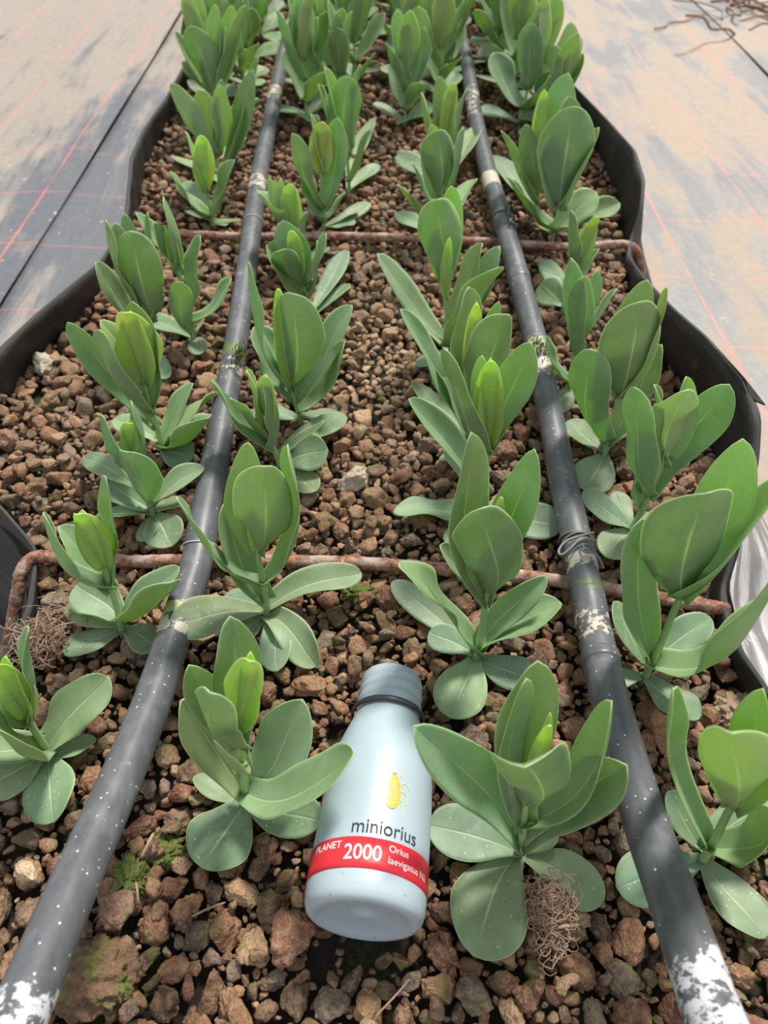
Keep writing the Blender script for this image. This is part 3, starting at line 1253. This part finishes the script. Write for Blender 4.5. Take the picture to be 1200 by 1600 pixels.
P_('D', 888, 612, 900, 542, """
.8 895 402 y0 56 FL .08 1
.9 912 427 y-1 44 F .1 1
.9 955 447 y1 40 R .14 1
.9 920 474 y.5 28 F 0 3
.2 856 525 y0 34 L .22 1
.9 932 430 y1 34 B .1 1
.1 862 640 z1 40 FL 0 0
.1 940 620 z1 36 R 0 0
""", 45)
P_('D', 880, 482, 897, 426, """
1 891 329 y-.5 42 L .08 1
1 933 337 y-.5 32 F 0 3
1 906 375 y.5 30 R .1 1
.1 843 444 z1 48 FL 0 0
.05 852 402 z1 32 BL 0 0
.5 937 390 y1 34 R .1 1
""", 46)
P_('D', 862, 378, 873, 325, """
1 894 167 y-1.5 86 F .04 1
1 926 200 y0 42 R .1 2
.3 794 274 y0 58 L .13 1
.3 967 312 y1 44 R .08 1
.3 932 298 y2 46 BR 0 1
.9 880 150 y2 64 B .08 1
.2 830 350 z2 36 L 0 0
""", 47)
P_('D', 835, 338, 846, 272, """
1 886 121 y0 50 BR .1 1
.5 821 194 y-1 34 F .1 1
.9 850 140 y0 36 F 0 3
.3 790 200 y0 36 L .12 1
.1 775 240 z1 40 L 0 0
""", 48)

rr = random.Random(77)
# (x positions of the two sub-rows, first distance)
for row, xs, ys0 in (('A', (-.325, -.268), 1.50), ('B', (-.130, -.065), 1.40), ('C', (.055, .125), 1.42), ('D', (.300, .246), 1.30)):
    y, k = ys0, 0
    while y < 3.0:
        x = xs[k % 2] + rr.uniform(-.012, .012)
        auto_plant(row, x, y + rr.uniform(-.015, .015), rr.uniform(.155, .20), 500 + int(y * 100) + ord(row))
        y += .074 if y < 2.3 else .10
        k += 1

ORD = ['nearest', 'second', 'third', 'fourth', 'fifth', 'sixth', 'seventh', 'eighth', 'ninth', 'tenth', 'eleventh', 'twelfth', 'thirteenth', 'fourteenth', 'fifteenth', 'sixteenth', 'seventeenth',
       'eighteenth', 'nineteenth', 'twentieth', 'twenty-first', 'twenty-second', 'twenty-third', 'twenty-fourth', 'twenty-fifth', 'twenty-sixth', 'twenty-seventh', 'twenty-eighth', 'twenty-ninth', 'thirtieth', 'thirty-first', 'thirty-second']
ROWN = {'A': 'row outside the left pipe', 'B': 'row inside the left pipe', 'C': 'row inside the right pipe', 'D': 'row outside the right pipe'}
LOOK = {('A', 0): 'low grey-green plant cut by the frame edge', ('B', 0): 'broad-leaved plant whose cupped leaf touches the bottle', ('C', 0): 'widest grey-green plant',
        ('D', 0): 'plant with a lower leaf under the pipe', ('A', 1): 'plant with a pale yellow upright bud', ('D', 1): 'tall plant with very large glowing leaves'}
for row, lst in PLANTS.items():
    lst.sort(key=lambda q: q[0])
    for i, (_, o) in enumerate(lst):
        if (row, i) in LOOK:
            lab = '%s, %s in the %s' % (LOOK[(row, i)], ORD[i], ROWN[row])
        else:
            lab = 'green plant, %s from the front in the %s' % (ORD[i], ROWN[row])
        tag(o, lab, 'plant', 'plants in the ' + ROWN[row])

# ------------------------------------------------------------------ bottle
def bottle():
    Bc = at(567, 1440, .048)
    Nc = at(613, 1064, .030)
    ax = Nc - Bc
    L = np.linalg.norm(ax)
    yv = Vector(ax).normalized()
    zv = Vector((0, 0, 1)); zv = (zv - yv * zv.dot(yv)).normalized()
    xv = yv.cross(zv)
    root = empty('bottle')
    root.matrix_world = Matrix.Translation(Vector(Bc)) @ Matrix((xv, yv, zv)).transposed().to_4x4() @ Matrix.Rotation(R(6), 4, 'Y')
    k = L / .165
    prof = [(.0045, .0), (.0045, .010), (.0035, .0195), (.0018, .0245), (.0002, .0275), (0, .0295), (.0006, .0318), (.0024, .0338), (.0055, .0350), (.011, .0356), (.020, .0357), (.045, .0355), (.070, .0351),
            (.085, .0345), (.096, .0332), (.106, .0310), (.115, .0283), (.123, .0256), (.129, .0237), (.133, .0226), (.138, .0223), (.1405, .0224), (.142, .0232), (.1435, .0232), (.1445, .0222), (.149, .0221), (.1505, .0230),
            (.152, .0230), (.1535, .0220), (.157, .0219), (.1585, .0227), (.160, .0226), (.1612, .0217), (.1645, .0216), (.1655, .0210), (.1655, .0192), (.150, .0190), (.120, .0225), (.10, .030)]
    def lathe(pr, seg=96):
        V, F = [], []
        for (s, r) in pr:
            for i in range(seg):
                a = 2 * math.pi * i / seg
                V.append((r * math.sin(a), s * k, r * math.cos(a)))
        for j in range(len(pr) - 1):
            for i in range(seg):
                p, q = j * seg + i, j * seg + (i + 1) % seg
                F.append((p, q, q + seg, p + seg))
        return V, F
    V, F = lathe(prof)
    F.append(tuple(range(95, -1, -1)))
    b = link('body', mesh_of('body', V, F), M_BOTTLE, root)
    # tamper ring
    ringp = [(.1335 + .0022 * math.sin(a), .0252 + .0012 * math.cos(a)) for a in np.linspace(0, 2 * math.pi, 14)]
    V, F = lathe(ringp)
    rg = link('neck_ring', mesh_of('neck_ring', V, F), mat_simple('ring_plastic', (.035, .035, .040), .35), root)
    rg['label'] = 'black tamper ring on the neck'
    rp = lambda s: float(np.interp(s, [p[0] for p in prof[8:22]], [p[1] for p in prof[8:22]]))
    b0, b1 = .0150, .0325
    V, F = lathe([(b0, rp(b0) + .0001), (b0, rp(b0) + .00035), (b0 + .004, rp(b0 + .004) + .00035), ((b0 + b1) / 2, rp(.024) + .00035), (b1, rp(b1) + .00035), (b1, rp(b1) + .0001)])
    bd = link('label_band', mesh_of('label_band', V, F), mat_simple('red_print', (.60, .030, .045), .42, .3), root)
    bd['label'] = 'red printed band'

    def wrap(me, off):
        for v in me.vertices:
            x, s = v.co.x, v.co.y
            r = rp(s / k) + off
            v.co = (r * math.sin(x / .0355), s, r * math.cos(x / .0355))
        me.update()

    def text(s, size, cx, base, align='CENTER', sx=1.0, off=.00008, bold=0.0):
        cu = bpy.data.curves.new('txt', 'FONT')
        cu.body = s; cu.size = size; cu.align_x = align; cu.resolution_u = 6
        cu.offset = bold
        ob = bpy.data.objects.new('txt', cu)
        COL.objects.link(ob)
        bpy.context.view_layer.update()
        me = bpy.data.meshes.new_from_object(ob.evaluated_get(bpy.context.evaluated_depsgraph_get()))
        bpy.data.objects.remove(ob)
        for v in me.vertices:
            v.co.x = v.co.x * sx + cx; v.co.y += base * k; v.co.z = 0
        wrap(me, off)
        return me

    def join(mes):
        V, F = merge([([tuple(v.co) for v in m.vertices], [tuple(p.vertices) for p in m.polygons]) for m in mes])
        return mesh_of('lettering', V, F)
    dark = mat_simple('dark_print', (.035, .032, .035), .6, .15)
    white = mat_simple('white_print', (.82, .82, .82), .6, .15)
    g = link('lettering', text('miniorius', .0120, .0052, .0350, sx=.92, off=.0004), dark, root, smooth=False)
    g['label'] = 'dark product lettering above the band'
    wl = join([text('2000', .0122, -.0068, .0197, off=.0006, bold=.00008, sx=.90), text('Orius', .0056, .0078, .0262, 'LEFT', off=.0006), text('laevigatus N2', .0056, .0078, .0198, 'LEFT', off=.0006),
               text('PLANET', .0058, -.0300, .0262, off=.0006)])
    g2 = link('lettering', wl, white, root, smooth=False)
    g2['label'] = 'white lettering on the red band'

    # insect emblem
    cx, cy = .0068, .0625 * k
    def poly(pts, off):
        V = [(p[0], p[1], 0) for p in pts]
        me = mesh_of('emblem', V, [tuple(range(len(V)))])
        wrap(me, off); return me
    def grid_ell(rx, ry, x0, y0, off, egg=.18):
        V, F = [(x0, y0, 0)], []
        rings, sg = 5, 32
        for r_ in range(1, rings + 1):
            for i in range(sg):
                a = 2 * math.pi * i / sg
                q = r_ / rings
                yy = math.cos(a) * ry * q
                xx = math.sin(a) * rx * q * (1 - egg * math.cos(a))
                V.append((x0 + xx, y0 + yy, 0))
        for i in range(sg):
            F.append((0, 1 + i, 1 + (i + 1) % sg))
        for r_ in range(rings - 1):
            for i in range(sg):
                p, q = 1 + r_ * sg + i, 1 + r_ * sg + (i + 1) % sg
                F.append((p, q, q + sg, p + sg))
        me = mesh_of('emblem', V, F); wrap(me, off); return me
    def strokes(lines, wd, off):
        V, F = [], []
        for ln in lines:
            P = catmull([(x, y, 0) for x, y in ln], 6)
            T = np.gradient(P, axis=0); T /= np.linalg.norm(T, axis=1)[:, None]
            N = np.stack([-T[:, 1], T[:, 0], T[:, 2] * 0], 1) * wd / 2
            o = len(V)
            for p, n_ in zip(P, N): V += [tuple(p + n_), tuple(p - n_)]
            for i in range(len(P) - 1): F.append((o + 2 * i, o + 2 * i + 1, o + 2 * i + 3, o + 2 * i + 2))
        me = mesh_of('emblem', V, F); wrap(me, off); return me
    E = root
    def em(me, col, lab):
        o = link('emblem', me, mat_simple('print_' + lab.split()[0], col, .3), E, smooth=False)
        o['label'] = lab + ' of the printed insect'
    mm = .0012
    legs = []
    for sgn in (-1, 1):
        legs += [[(cx + sgn * 2 * mm, cy + 8 * mm), (cx + sgn * 4.5 * mm, cy + 11 * mm), (cx + sgn * 4 * mm, cy + 15 * mm)],
                 [(cx + sgn * 3 * mm, cy + 4 * mm), (cx + sgn * 7 * mm, cy + 6 * mm), (cx + sgn * 9.5 * mm, cy + 2.5 * mm)],
                 [(cx + sgn * 3.6 * mm, cy + 1 * mm), (cx + sgn * 7.5 * mm, cy + 0 * mm), (cx + sgn * 8 * mm, cy - 5 * mm)],
                 [(cx + sgn * 3 * mm, cy - 3 * mm), (cx + sgn * 6 * mm, cy - 5 * mm), (cx + sgn * 6 * mm, cy - 12 * mm)]]
    em(strokes(legs, .00060, .0003), (.50, .58, .16), 'pale green legs')
    em(grid_ell(4.1 * mm, 9.2 * mm, cx, cy, .0004), (.62, .36, .05), 'yellow body')
    em(grid_ell(2.5 * mm, 6.5 * mm, cx + .3 * mm, cy - .3 * mm, .0005), (.66, .46, .14), 'lighter back')
    em(strokes([[(cx - 2.3 * mm, cy + q * mm), (cx + .2 * mm, cy + (q - .4) * mm), (cx + 2.6 * mm, cy + q * mm)] for q in (-4.5, -3, -1.5, 0, 1.5, 3, 4.5)], .0003, .0006), (.50, .26, .05), 'darker stripes')
    em(poly([(cx - 1.2 * mm, cy + 9.0 * mm), (cx + 1.2 * mm, cy + 9.0 * mm), (cx + .9 * mm, cy + 10.2 * mm), (cx - .9 * mm, cy + 10.2 * mm)], .0005), (.75, .20, .08), 'red head')
    tag(root, 'pale blue-white plastic bottle with red band lying open on the gravel', 'bottle')
    return Bc, Nc


BC, NC = bottle()

# ------------------------------------------------------------------ stones
from mathutils import noise as mnoise


def ico(sub):
    import bmesh
    bm = bmesh.new()
    bmesh.ops.create_icosphere(bm, subdivisions=sub, radius=1)
    V = np.array([v.co[:] for v in bm.verts]); F = np.array([[v.index for v in f.verts] for f in bm.faces])
    bm.free()
    return V, F


def stone_shape(D, rng, rough=.10):
    V = D.copy()
    for _ in range(rng.integers(6, 12)):
        n = rng.normal(size=3); n /= np.linalg.norm(n)
        h = rng.uniform(.48, .82)
        d = V @ n
        m = d > h
        V[m] -= np.outer((d[m] - h) * .93, n)
    off = Vector(tuple(rng.uniform(0, 50, 3)))
    nz = np.array([mnoise.fractal(Vector(tuple(p * 1.6)) + off, .8, 2.1, 4) for p in V])
    nz2 = np.array([mnoise.fractal(Vector(tuple(p * 5.5)) + off, .7, 2.1, 3) for p in V])
    V = V * (1 + rough * 1.9 * nz + rough * .55 * nz2)[:, None]
    V *= np.array([1.12, rng.uniform(.68, 1.0), rng.uniform(.58, .85)])
    return V


rng = np.random.default_rng(42)
PAL = [((.185, .078, .048), .28, 'reddish-brown'), ((.285, .150, .082), .25, 'tan'), ((.105, .060, .042), .25, 'dark brown'), ((.390, .250, .150), .10, 'pale tan'), ((.165, .125, .105), .12, 'greyish brown')]
PW = np.array([p[1] for p in PAL]); PW = PW / PW.sum()

patch = at(585, 575, 0)  # spot of finer pale grit with sunlight painted into its colour
sunlit_heap = at(60, 660, 0)  # left heap, its sunlight painted into the stone colours
# dart throwing: big stones first
pts = []
CELL = .026
grid = {}


def ok(x, y, r, f):
    cx, cy = int(x // CELL), int(y // CELL)
    for i in (-1, 0, 1):
        for j in (-1, 0, 1):
            for (a, b, q) in grid.get((cx + i, cy + j), ()):
                if (a - x) ** 2 + (b - y) ** 2 < (f * (q + r)) ** 2: return False
    return True


def fine_sunlit(x, y):  # falloff of the finer grit and of its painted sun patch
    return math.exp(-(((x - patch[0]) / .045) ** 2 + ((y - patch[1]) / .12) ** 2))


rnd = random.Random(9)
YMAX = 2.75
for (rlo, rhi, tries, f) in ((.0090, .0122, 9000, .92), (.0066, .0090, 22000, .90), (.0046, .0066, 50000, .86), (.0030, .0046, 60000, .84), (.0018, .0030, 50000, .80)):
    for _ in range(tries):
        y = rnd.uniform(-.03, YMAX)
        if rlo < .0046 and y > 1.3: continue
        if rlo < .003: y = rnd.uniform(-.03, .6)
        xl, xr = XL_fn(y) + .004, XR_fn(y) - .004
        x = rnd.uniform(xl, xr)
        r = rnd.uniform(rlo, rhi)
        if r > .006 and rnd.random() < fine_sunlit(x, y) * 1.3: continue
        if rlo >= .009 and rnd.random() < .35: continue
        if ok(x, y, r, f):
            pts.append((x, y, r, 0))
            grid.setdefault((int(x // CELL), int(y // CELL)), []).append((x, y, r))
# a loose second layer
for _ in range(1500):
    y = rnd.uniform(-.03, 2.2); x = rnd.uniform(XL_fn(y) + .01, XR_fn(y) - .01)
    pts.append((x, y, rnd.uniform(.0035, .0075), 1))
pts = np.array(pts)
ax_b = (NC - BC)[:2]; lb = np.linalg.norm(ax_b); axn = ax_b / lb


# lowest point of everything that lies over the gravel, on a 5 mm grid
HM = {}
bpy.context.view_layer.update()
for o_ in COL.objects:
    if o_.type != 'MESH' or o_.name.split('.')[0] not in ('leaf', 'bud_leaf', 'stem', 'tube', 'coupling', 'rusty_rod', 'body', 'neck_ring'): continue
    n_ = len(o_.data.vertices)
    co = np.empty(n_ * 3); o_.data.vertices.foreach_get('co', co)
    mw = np.array(o_.matrix_world)
    co = co.reshape(-1, 3) @ mw[:3, :3].T + mw[:3, 3]
    co = co[co[:, 2] < .045]
    if o_.name.startswith('stem'): continue
    for x_, y_, z_ in co:
        kk = (int(x_ // .005), int(y_ // .005))
        if z_ < HM.get(kk, 9): HM[kk] = z_


def clear_z(x, y, r):
    a = int(math.ceil(r * .8 / .005)); i, j = int(x // .005), int(y // .005)
    return min(HM.get((i + p, j + q), 9) for p in range(-a, a + 1) for q in range(-a, a + 1) if p * p + q * q <= (a + .5) ** 2)


def near_bottle(x, y):
    d = np.array([x, y]) - BC[:2]
    s = d.dot(axn); c = abs(d[0] * axn[1] - d[1] * axn[0])
    return -.02 < s < lb + .01 and c < .042


keep = []
for i, (x, y, r, lay) in enumerate(pts):
    if near_bottle(x, y) and (lay or r > .0095): continue
    keep.append(i)
pts = pts[keep]
zz = []
for (x, y, r, lay) in pts:
    z = gz(x, y) - .004 + r * .28 + (.008 + r * .3 if lay else 0)
    z = min(z, clear_z(x, y, r) - r * .72 - .001)
    zz.append(z)
zz = np.array(zz)
# which ones stand as single stones: the largest in the picture
app = []
for (x, y, r, lay), z in zip(pts, zz):
    p = np.array([x, y, z]); dz = depth(p)
    q = _M.T @ (p - np.array([0, 0, CAM_H]))
    u, v = 600 + FPX * q[0] / dz, 800 - FPX * q[1] / dz
    vis = -20 < u < 1220 and v < 1620
    app.append(r / dz if vis and not (near_bottle(x, y)) else 0)
app = np.array(app)
order = np.argsort(-app)
NS = 292
single = set(order[:NS].tolist())

D4, F4 = ico(5)
shared = []
for k in range(18):
    V = stone_shape(D4, rng)
    me = mesh_of('lava_stone', V, [tuple(f) for f in F4])
    me.materials.append(M_STONE)
    me.polygons.foreach_set('use_smooth', [True] * len(me.polygons))
    shared.append(me)


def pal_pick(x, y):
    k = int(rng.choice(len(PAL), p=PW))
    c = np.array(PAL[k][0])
    f = max(fine_sunlit(x, y), .28 * math.exp(-(((x - sunlit_heap[0]) / .11) ** 2 + ((y - sunlit_heap[1]) / .14) ** 2)))
    c = c * (1 - .75 * f) + np.array([.56, .38, .24]) * .80 * f  # sun patches are put into the stone colour here
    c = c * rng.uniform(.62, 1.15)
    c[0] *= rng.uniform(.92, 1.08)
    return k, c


protos = {}
for i in order[:NS]:
    x, y, r, lay = pts[i]
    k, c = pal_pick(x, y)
    me = shared[int(rng.integers(len(shared)))]
    if me.name not in protos:
        o = bpy.data.objects.new('lava_stone', me); protos[me.name] = o
    else:
        o = protos[me.name].copy()
    COL.objects.link(o)
    o.location = (x, y, zz[i])
    o.rotation_euler = (rng.uniform(-.5, .5), rng.uniform(-.5, .5), rng.uniform(0, 6.28))
    s = r * 1.08
    o.scale = (s * rng.uniform(.95, 1.15), s, s * rng.uniform(.95, 1.15))
    o.color = (*c, 1)
    d_ = np.array([x, y]) - BC[:2]; s_ = d_.dot(axn); side_ = d_[0] * axn[1] - d_[1] * axn[0]
    xlp = float(np.interp(y, LP[::-1, 1], LP[::-1, 0])); xrp = float(np.interp(y, RP[::-1, 1], RP[::-1, 0]))
    if x < xlp: reg = 'outside the left pipe'
    elif x > xrp: reg = 'outside the right pipe'
    elif s_ < 0: reg = 'in front of the bottle base'
    elif s_ > lb: reg = 'beyond the bottle neck'
    else: reg = 'between the bottle and the %s pipe' % ('right' if side_ > 0 else 'left')
    sz = 'large' if r > .0095 else ('middling' if r > .008 else 'small')
    lab_ = '%s %s lava stone lying loose %s' % (sz, PAL[k][2], reg)
    tag(o, lab_, 'stone', '%s %s stones %s' % (sz, PAL[k][2], reg))

# special stones
for (u, v, r, c, lab) in ((47, 1372, .0085, (.60, .46, .32), 'cream-coloured stone lying just left of the near end of the left pipe'),
                          (556, 757, .0150, (.52, .44, .36), 'large pale whitish-grey stone lying alone between the middle rows'),
                          (243, 857, .0075, (.62, .46, .28), 'smooth pale yellow pebble touching the nearest rod beside the left pipe'),
                          (75, 588, .0170, (.48, .44, .40), 'crusted whitish stone on the gravel heap by the left liner'),
                          (62, 895, .0110, (.62, .50, .38), 'pale stone wedged beside the bend of the nearest rod'),
                          (462, 1462, .0175, (.20, .085, .055), 'large flat dark red stone left of the bottle base'),
                          (1030, 1140, .0165, (.27, .14, .08), 'largest orange-brown stone beside the right pipe'),
                          (300, 1205, .0130, (.13, .075, .05), 'dark stone between the left pipe and its nearest inner plant'),
                          (190, 1425, .0125, (.16, .085, .07), 'purplish flat stone right of the left pipe')):
    p = at(u, v, 0)
    o = protos[list(protos)[int(rng.integers(len(protos)))]].copy()
    COL.objects.link(o)
    o.location = (p[0], p[1], min(gz(p[0], p[1]) + r * .35 + .003, clear_z(p[0], p[1], r) - r * .6))
    o.rotation_euler = (rng.uniform(-.3, .3), rng.uniform(-.3, .3), rng.uniform(0, 6.28))
    o.scale = (r, r, r)
    o.color = (*c, 1)
    tag(o, lab, 'stone')

# everything else is gravel
lib = {}
for sub in (3, 2):
    D, F = ico(sub)
    lib[sub] = ([stone_shape(D, rng) for _ in range(26)], F)
AV, AF, AC = [], [], []
off = 0
for i in range(len(pts)):
    if i in single: continue
    x, y, r, lay = pts[i]
    sub = 3 if y < .95 else 2
    shapes, F = lib[sub]
    V = shapes[int(rng.integers(len(shapes)))]
    e = Matrix.Rotation(rng.uniform(0, 6.28), 3, 'Z') @ Matrix.Rotation(rng.uniform(-.6, .6), 3, 'X') @ Matrix.Rotation(rng.uniform(-.6, .6), 3, 'Y')
    W = (V * r * 1.1) @ np.array(e).T + np.array([x, y, zz[i]])
    AV.append(W); AF.append(F + off); off += len(W)
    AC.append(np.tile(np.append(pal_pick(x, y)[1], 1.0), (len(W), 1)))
AV, AF, AC = np.vstack(AV), np.vstack(AF), np.vstack(AC)
me = bpy.data.meshes.new('gravel')
me.vertices.add(len(AV)); me.vertices.foreach_set('co', AV.ravel())
me.loops.add(AF.size); me.loops.foreach_set('vertex_index', AF.ravel().astype(np.int32))
me.polygons.add(len(AF)); me.polygons.foreach_set('loop_start', (np.arange(len(AF)) * 3).astype(np.int32))
me.update(calc_edges=True)
ca = me.color_attributes.new('Col', 'FLOAT_COLOR', 'POINT'); ca.data.foreach_set('color', AC.ravel())
o = link('gravel', me, M_STUFF)
tag(o, 'reddish-brown lava gravel filling the planting bed', 'gravel', kind='stuff')
print('stones', len(pts), 'verts', len(AV))

# ------------------------------------------------------------------ small debris
def tuft(name, u, v, z, n, size, label, seed, r=.0005, cat='dry roots'):
    rg = random.Random(seed)
    c = at(u, v, z)
    parts = []
    for _ in range(n):
        p = c + np.array([rg.gauss(0, size * .35), rg.gauss(0, size * .35), abs(rg.gauss(0, size * .15))])
        pts_ = [p]
        d = np.array([rg.gauss(0, 1), rg.gauss(0, 1), rg.gauss(0, .4)])
        for _k in range(5):
            d = d / np.linalg.norm(d) + np.array([rg.gauss(0, 1.1), rg.gauss(0, 1.1), rg.gauss(0, .8)]) + (c - pts_[-1]) / size * .9
            q = pts_[-1] + d / np.linalg.norm(d) * size * .26
            q[2] = max(q[2], gz(q[0], q[1]) + .002)
            pts_.append(q)
        parts.append(tube(catmull(pts_, 3), r * rg.uniform(.6, 1.5), 5))
    V, F = merge(parts)
    o = link(name, mesh_of(name, V, F), M_ROOT)
    tag(o, label, cat)


tuft('dry_root_clump', 858, 1420, .011, 420, .019, 'brown tangle of dead roots under the widest plant beside the right pipe', 1, .00032)
tuft('dry_root_clump', 862, 1468, .008, 40, .018, 'thin loose dead roots in front of the brown root tangle', 4, .0004)
tuft('dry_root_clump', 66, 1000, .014, 150, .028, 'pale frizzy dead roots inside the left liner by the bent rod', 2, .00035)
tuft('dry_root_clump', 108, 955, .012, 30, .028, 'thin dead roots behind the lower leaves of the yellow-bud plant', 3, .0004)


def lump(name, u, v, rx, ry, rz, m, label, cat, seed, amp=.25):
    D, F = ico(5)
    rg = np.random.default_rng(seed)
    off_ = Vector(tuple(rg.uniform(0, 60, 3)))
    nz = np.array([mnoise.fractal(Vector(tuple(p * 3.5)) + off_, .7, 2.1, 5) for p in D])
    V = D * (1 + amp * nz)[:, None] * np.array([rx, ry, rz])
    p = at(u, v, 0); V = V + np.array([p[0], p[1], gz(p[0], p[1]) + rz * .3])
    o = link(name, mesh_of(name, V, [tuple(f) for f in F]), m)
    tag(o, label, cat)
    return o


def mat_clump():
    a = NT('mossy_clump')
    pos = a.geo()
    n1 = a.noise(70, 4, .6, pos); n2 = a.noise(330, 5, .7, pos)
    c = a.mix(n2, (.07, .04, .022), (.36, .22, .13))
    c = a.mix(a.step(n1, .50, .62), c, a.mix(n2, (.05, .08, .012), (.34, .36, .09)))
    a.set(Base_Color=c, Roughness=.9)
    a.bump(n2, 1.0, .004)
    return a.m


M_CLUMP = mat_clump()
lump('soil_clump', 150, 1530, .026, .020, .014, M_CLUMP, 'big lumpy clod of brown grit and green moss by the near pipe end', 'soil clump', 5, .30)
lump('soil_clump', 1160, 1115, .020, .016, .010, M_ROOT, 'crumbly brown soil lump against the right liner', 'soil clump', 6, .3)
lump('soil_clump', 858, 1418, .014, .013, .007, M_CLUMP, 'brown grit lump inside the dead root tangle', 'soil clump', 12, .4)
lump('moss_clump', 205, 1370, .010, .014, .006, M_MOSS, 'green moss on grit right of the left pipe, under a dry twig', 'moss', 7, .6)
lump('moss_clump', 255, 1330, .012, .010, .005, M_MOSS, 'moss patch below the nearest inner left plant', 'moss', 9, .6)
lump('moss_clump', 560, 930, .012, .008, .004, M_MOSS, 'thin dark moss patch in front of the nearest rod', 'moss', 10, .6)


def pipe_moss(u, v, z, label, seed):
    rg = random.Random(seed)
    c = at(u, v, z)
    parts = []
    for _ in range(130):
        p = c + np.array([rg.gauss(0, .0045), rg.gauss(0, .010), rg.gauss(0, .003)])
        d = np.array([rg.gauss(0, .4), rg.gauss(0, .4), 1.0]) * .004
        parts.append(tube([p, p + d * .5, p + d + np.array([rg.gauss(0, .001), 0, 0])], [.0005, .0005, .0002], 4))
    V, F = merge(parts)
    o = link('moss_tuft', mesh_of('moss_tuft', V, F), M_MOSS)
    tag(o, label, 'moss')


pipe_moss(374, 556, .036, 'yellow-green moss tuft growing on the left pipe', 3)
pipe_moss(843, 548, .034, 'pale algae tuft on the right pipe', 4)

for (a, b, z, r, lab) in (((240, 1302), (221, 1340), .018, .0012, 'short pale dry twig leaning in the moss right of the left pipe'),
                          ((212, 1378), (216, 1410), .014, .0008, 'tiny pale twig standing by the purplish stone'),
                          ((300, 1432), (352, 1410), .010, .0007, 'thin bent rootlet in the front gravel'),
                          ((855, 1453), (905, 1445), .014, .0012, 'pale dry twig beside the right pipe, below the root tangle'),
                          ((640, 1530), (585, 1590), .012, .0006, 'thin straw in the gravel in front of the bottle')):
    p, q = at(*a, z), at(*b, z)
    m_ = (p + q) / 2 + np.array([.001, 0, .003])
    V, F = tube(catmull([p, m_, q], 6), [r * .6] + [r] * 11 + [r * .6], 7)
    o = link('dry_twig', mesh_of('dry_twig', V, F), M_ROOT)
    tag(o, lab, 'twig', 'dry twigs on the gravel')

# dead stalks on the sandy strip beyond the right path
rg = random.Random(15)
for k, lab in enumerate(('branching dead stalk on the sandy strip at the far right', 'low curved dead twig lying behind the branching stalk', 'thin dead twig nearest the ground cover edge')):
    parts = []
    c = at(1175 - 10 * k, 25 + 12 * k, MAT_Z)
    for _ in range(9):
        p = c + np.array([rg.uniform(-.12, .25), rg.uniform(-.1, .25), .012])
        pts_ = [p]
        d = np.array([rg.gauss(0, 1), rg.gauss(0, 1), rg.uniform(0, .3)])
        for _k in range(5):
            d = d + np.array([rg.gauss(0, .5), rg.gauss(0, .5), rg.gauss(0, .15)])
            q = pts_[-1] + d / np.linalg.norm(d) * .05; q[2] = max(q[2], MAT_Z + .006); pts_.append(q)
        parts.append(tube(catmull(pts_, 3), rg.uniform(.002, .004), 6))
    V, F = merge(parts)
    tag(link('dead_stalk', mesh_of('dead_stalk', V, F), M_ROOT), lab, 'dead stalk', 'dead stalks beyond the right path')
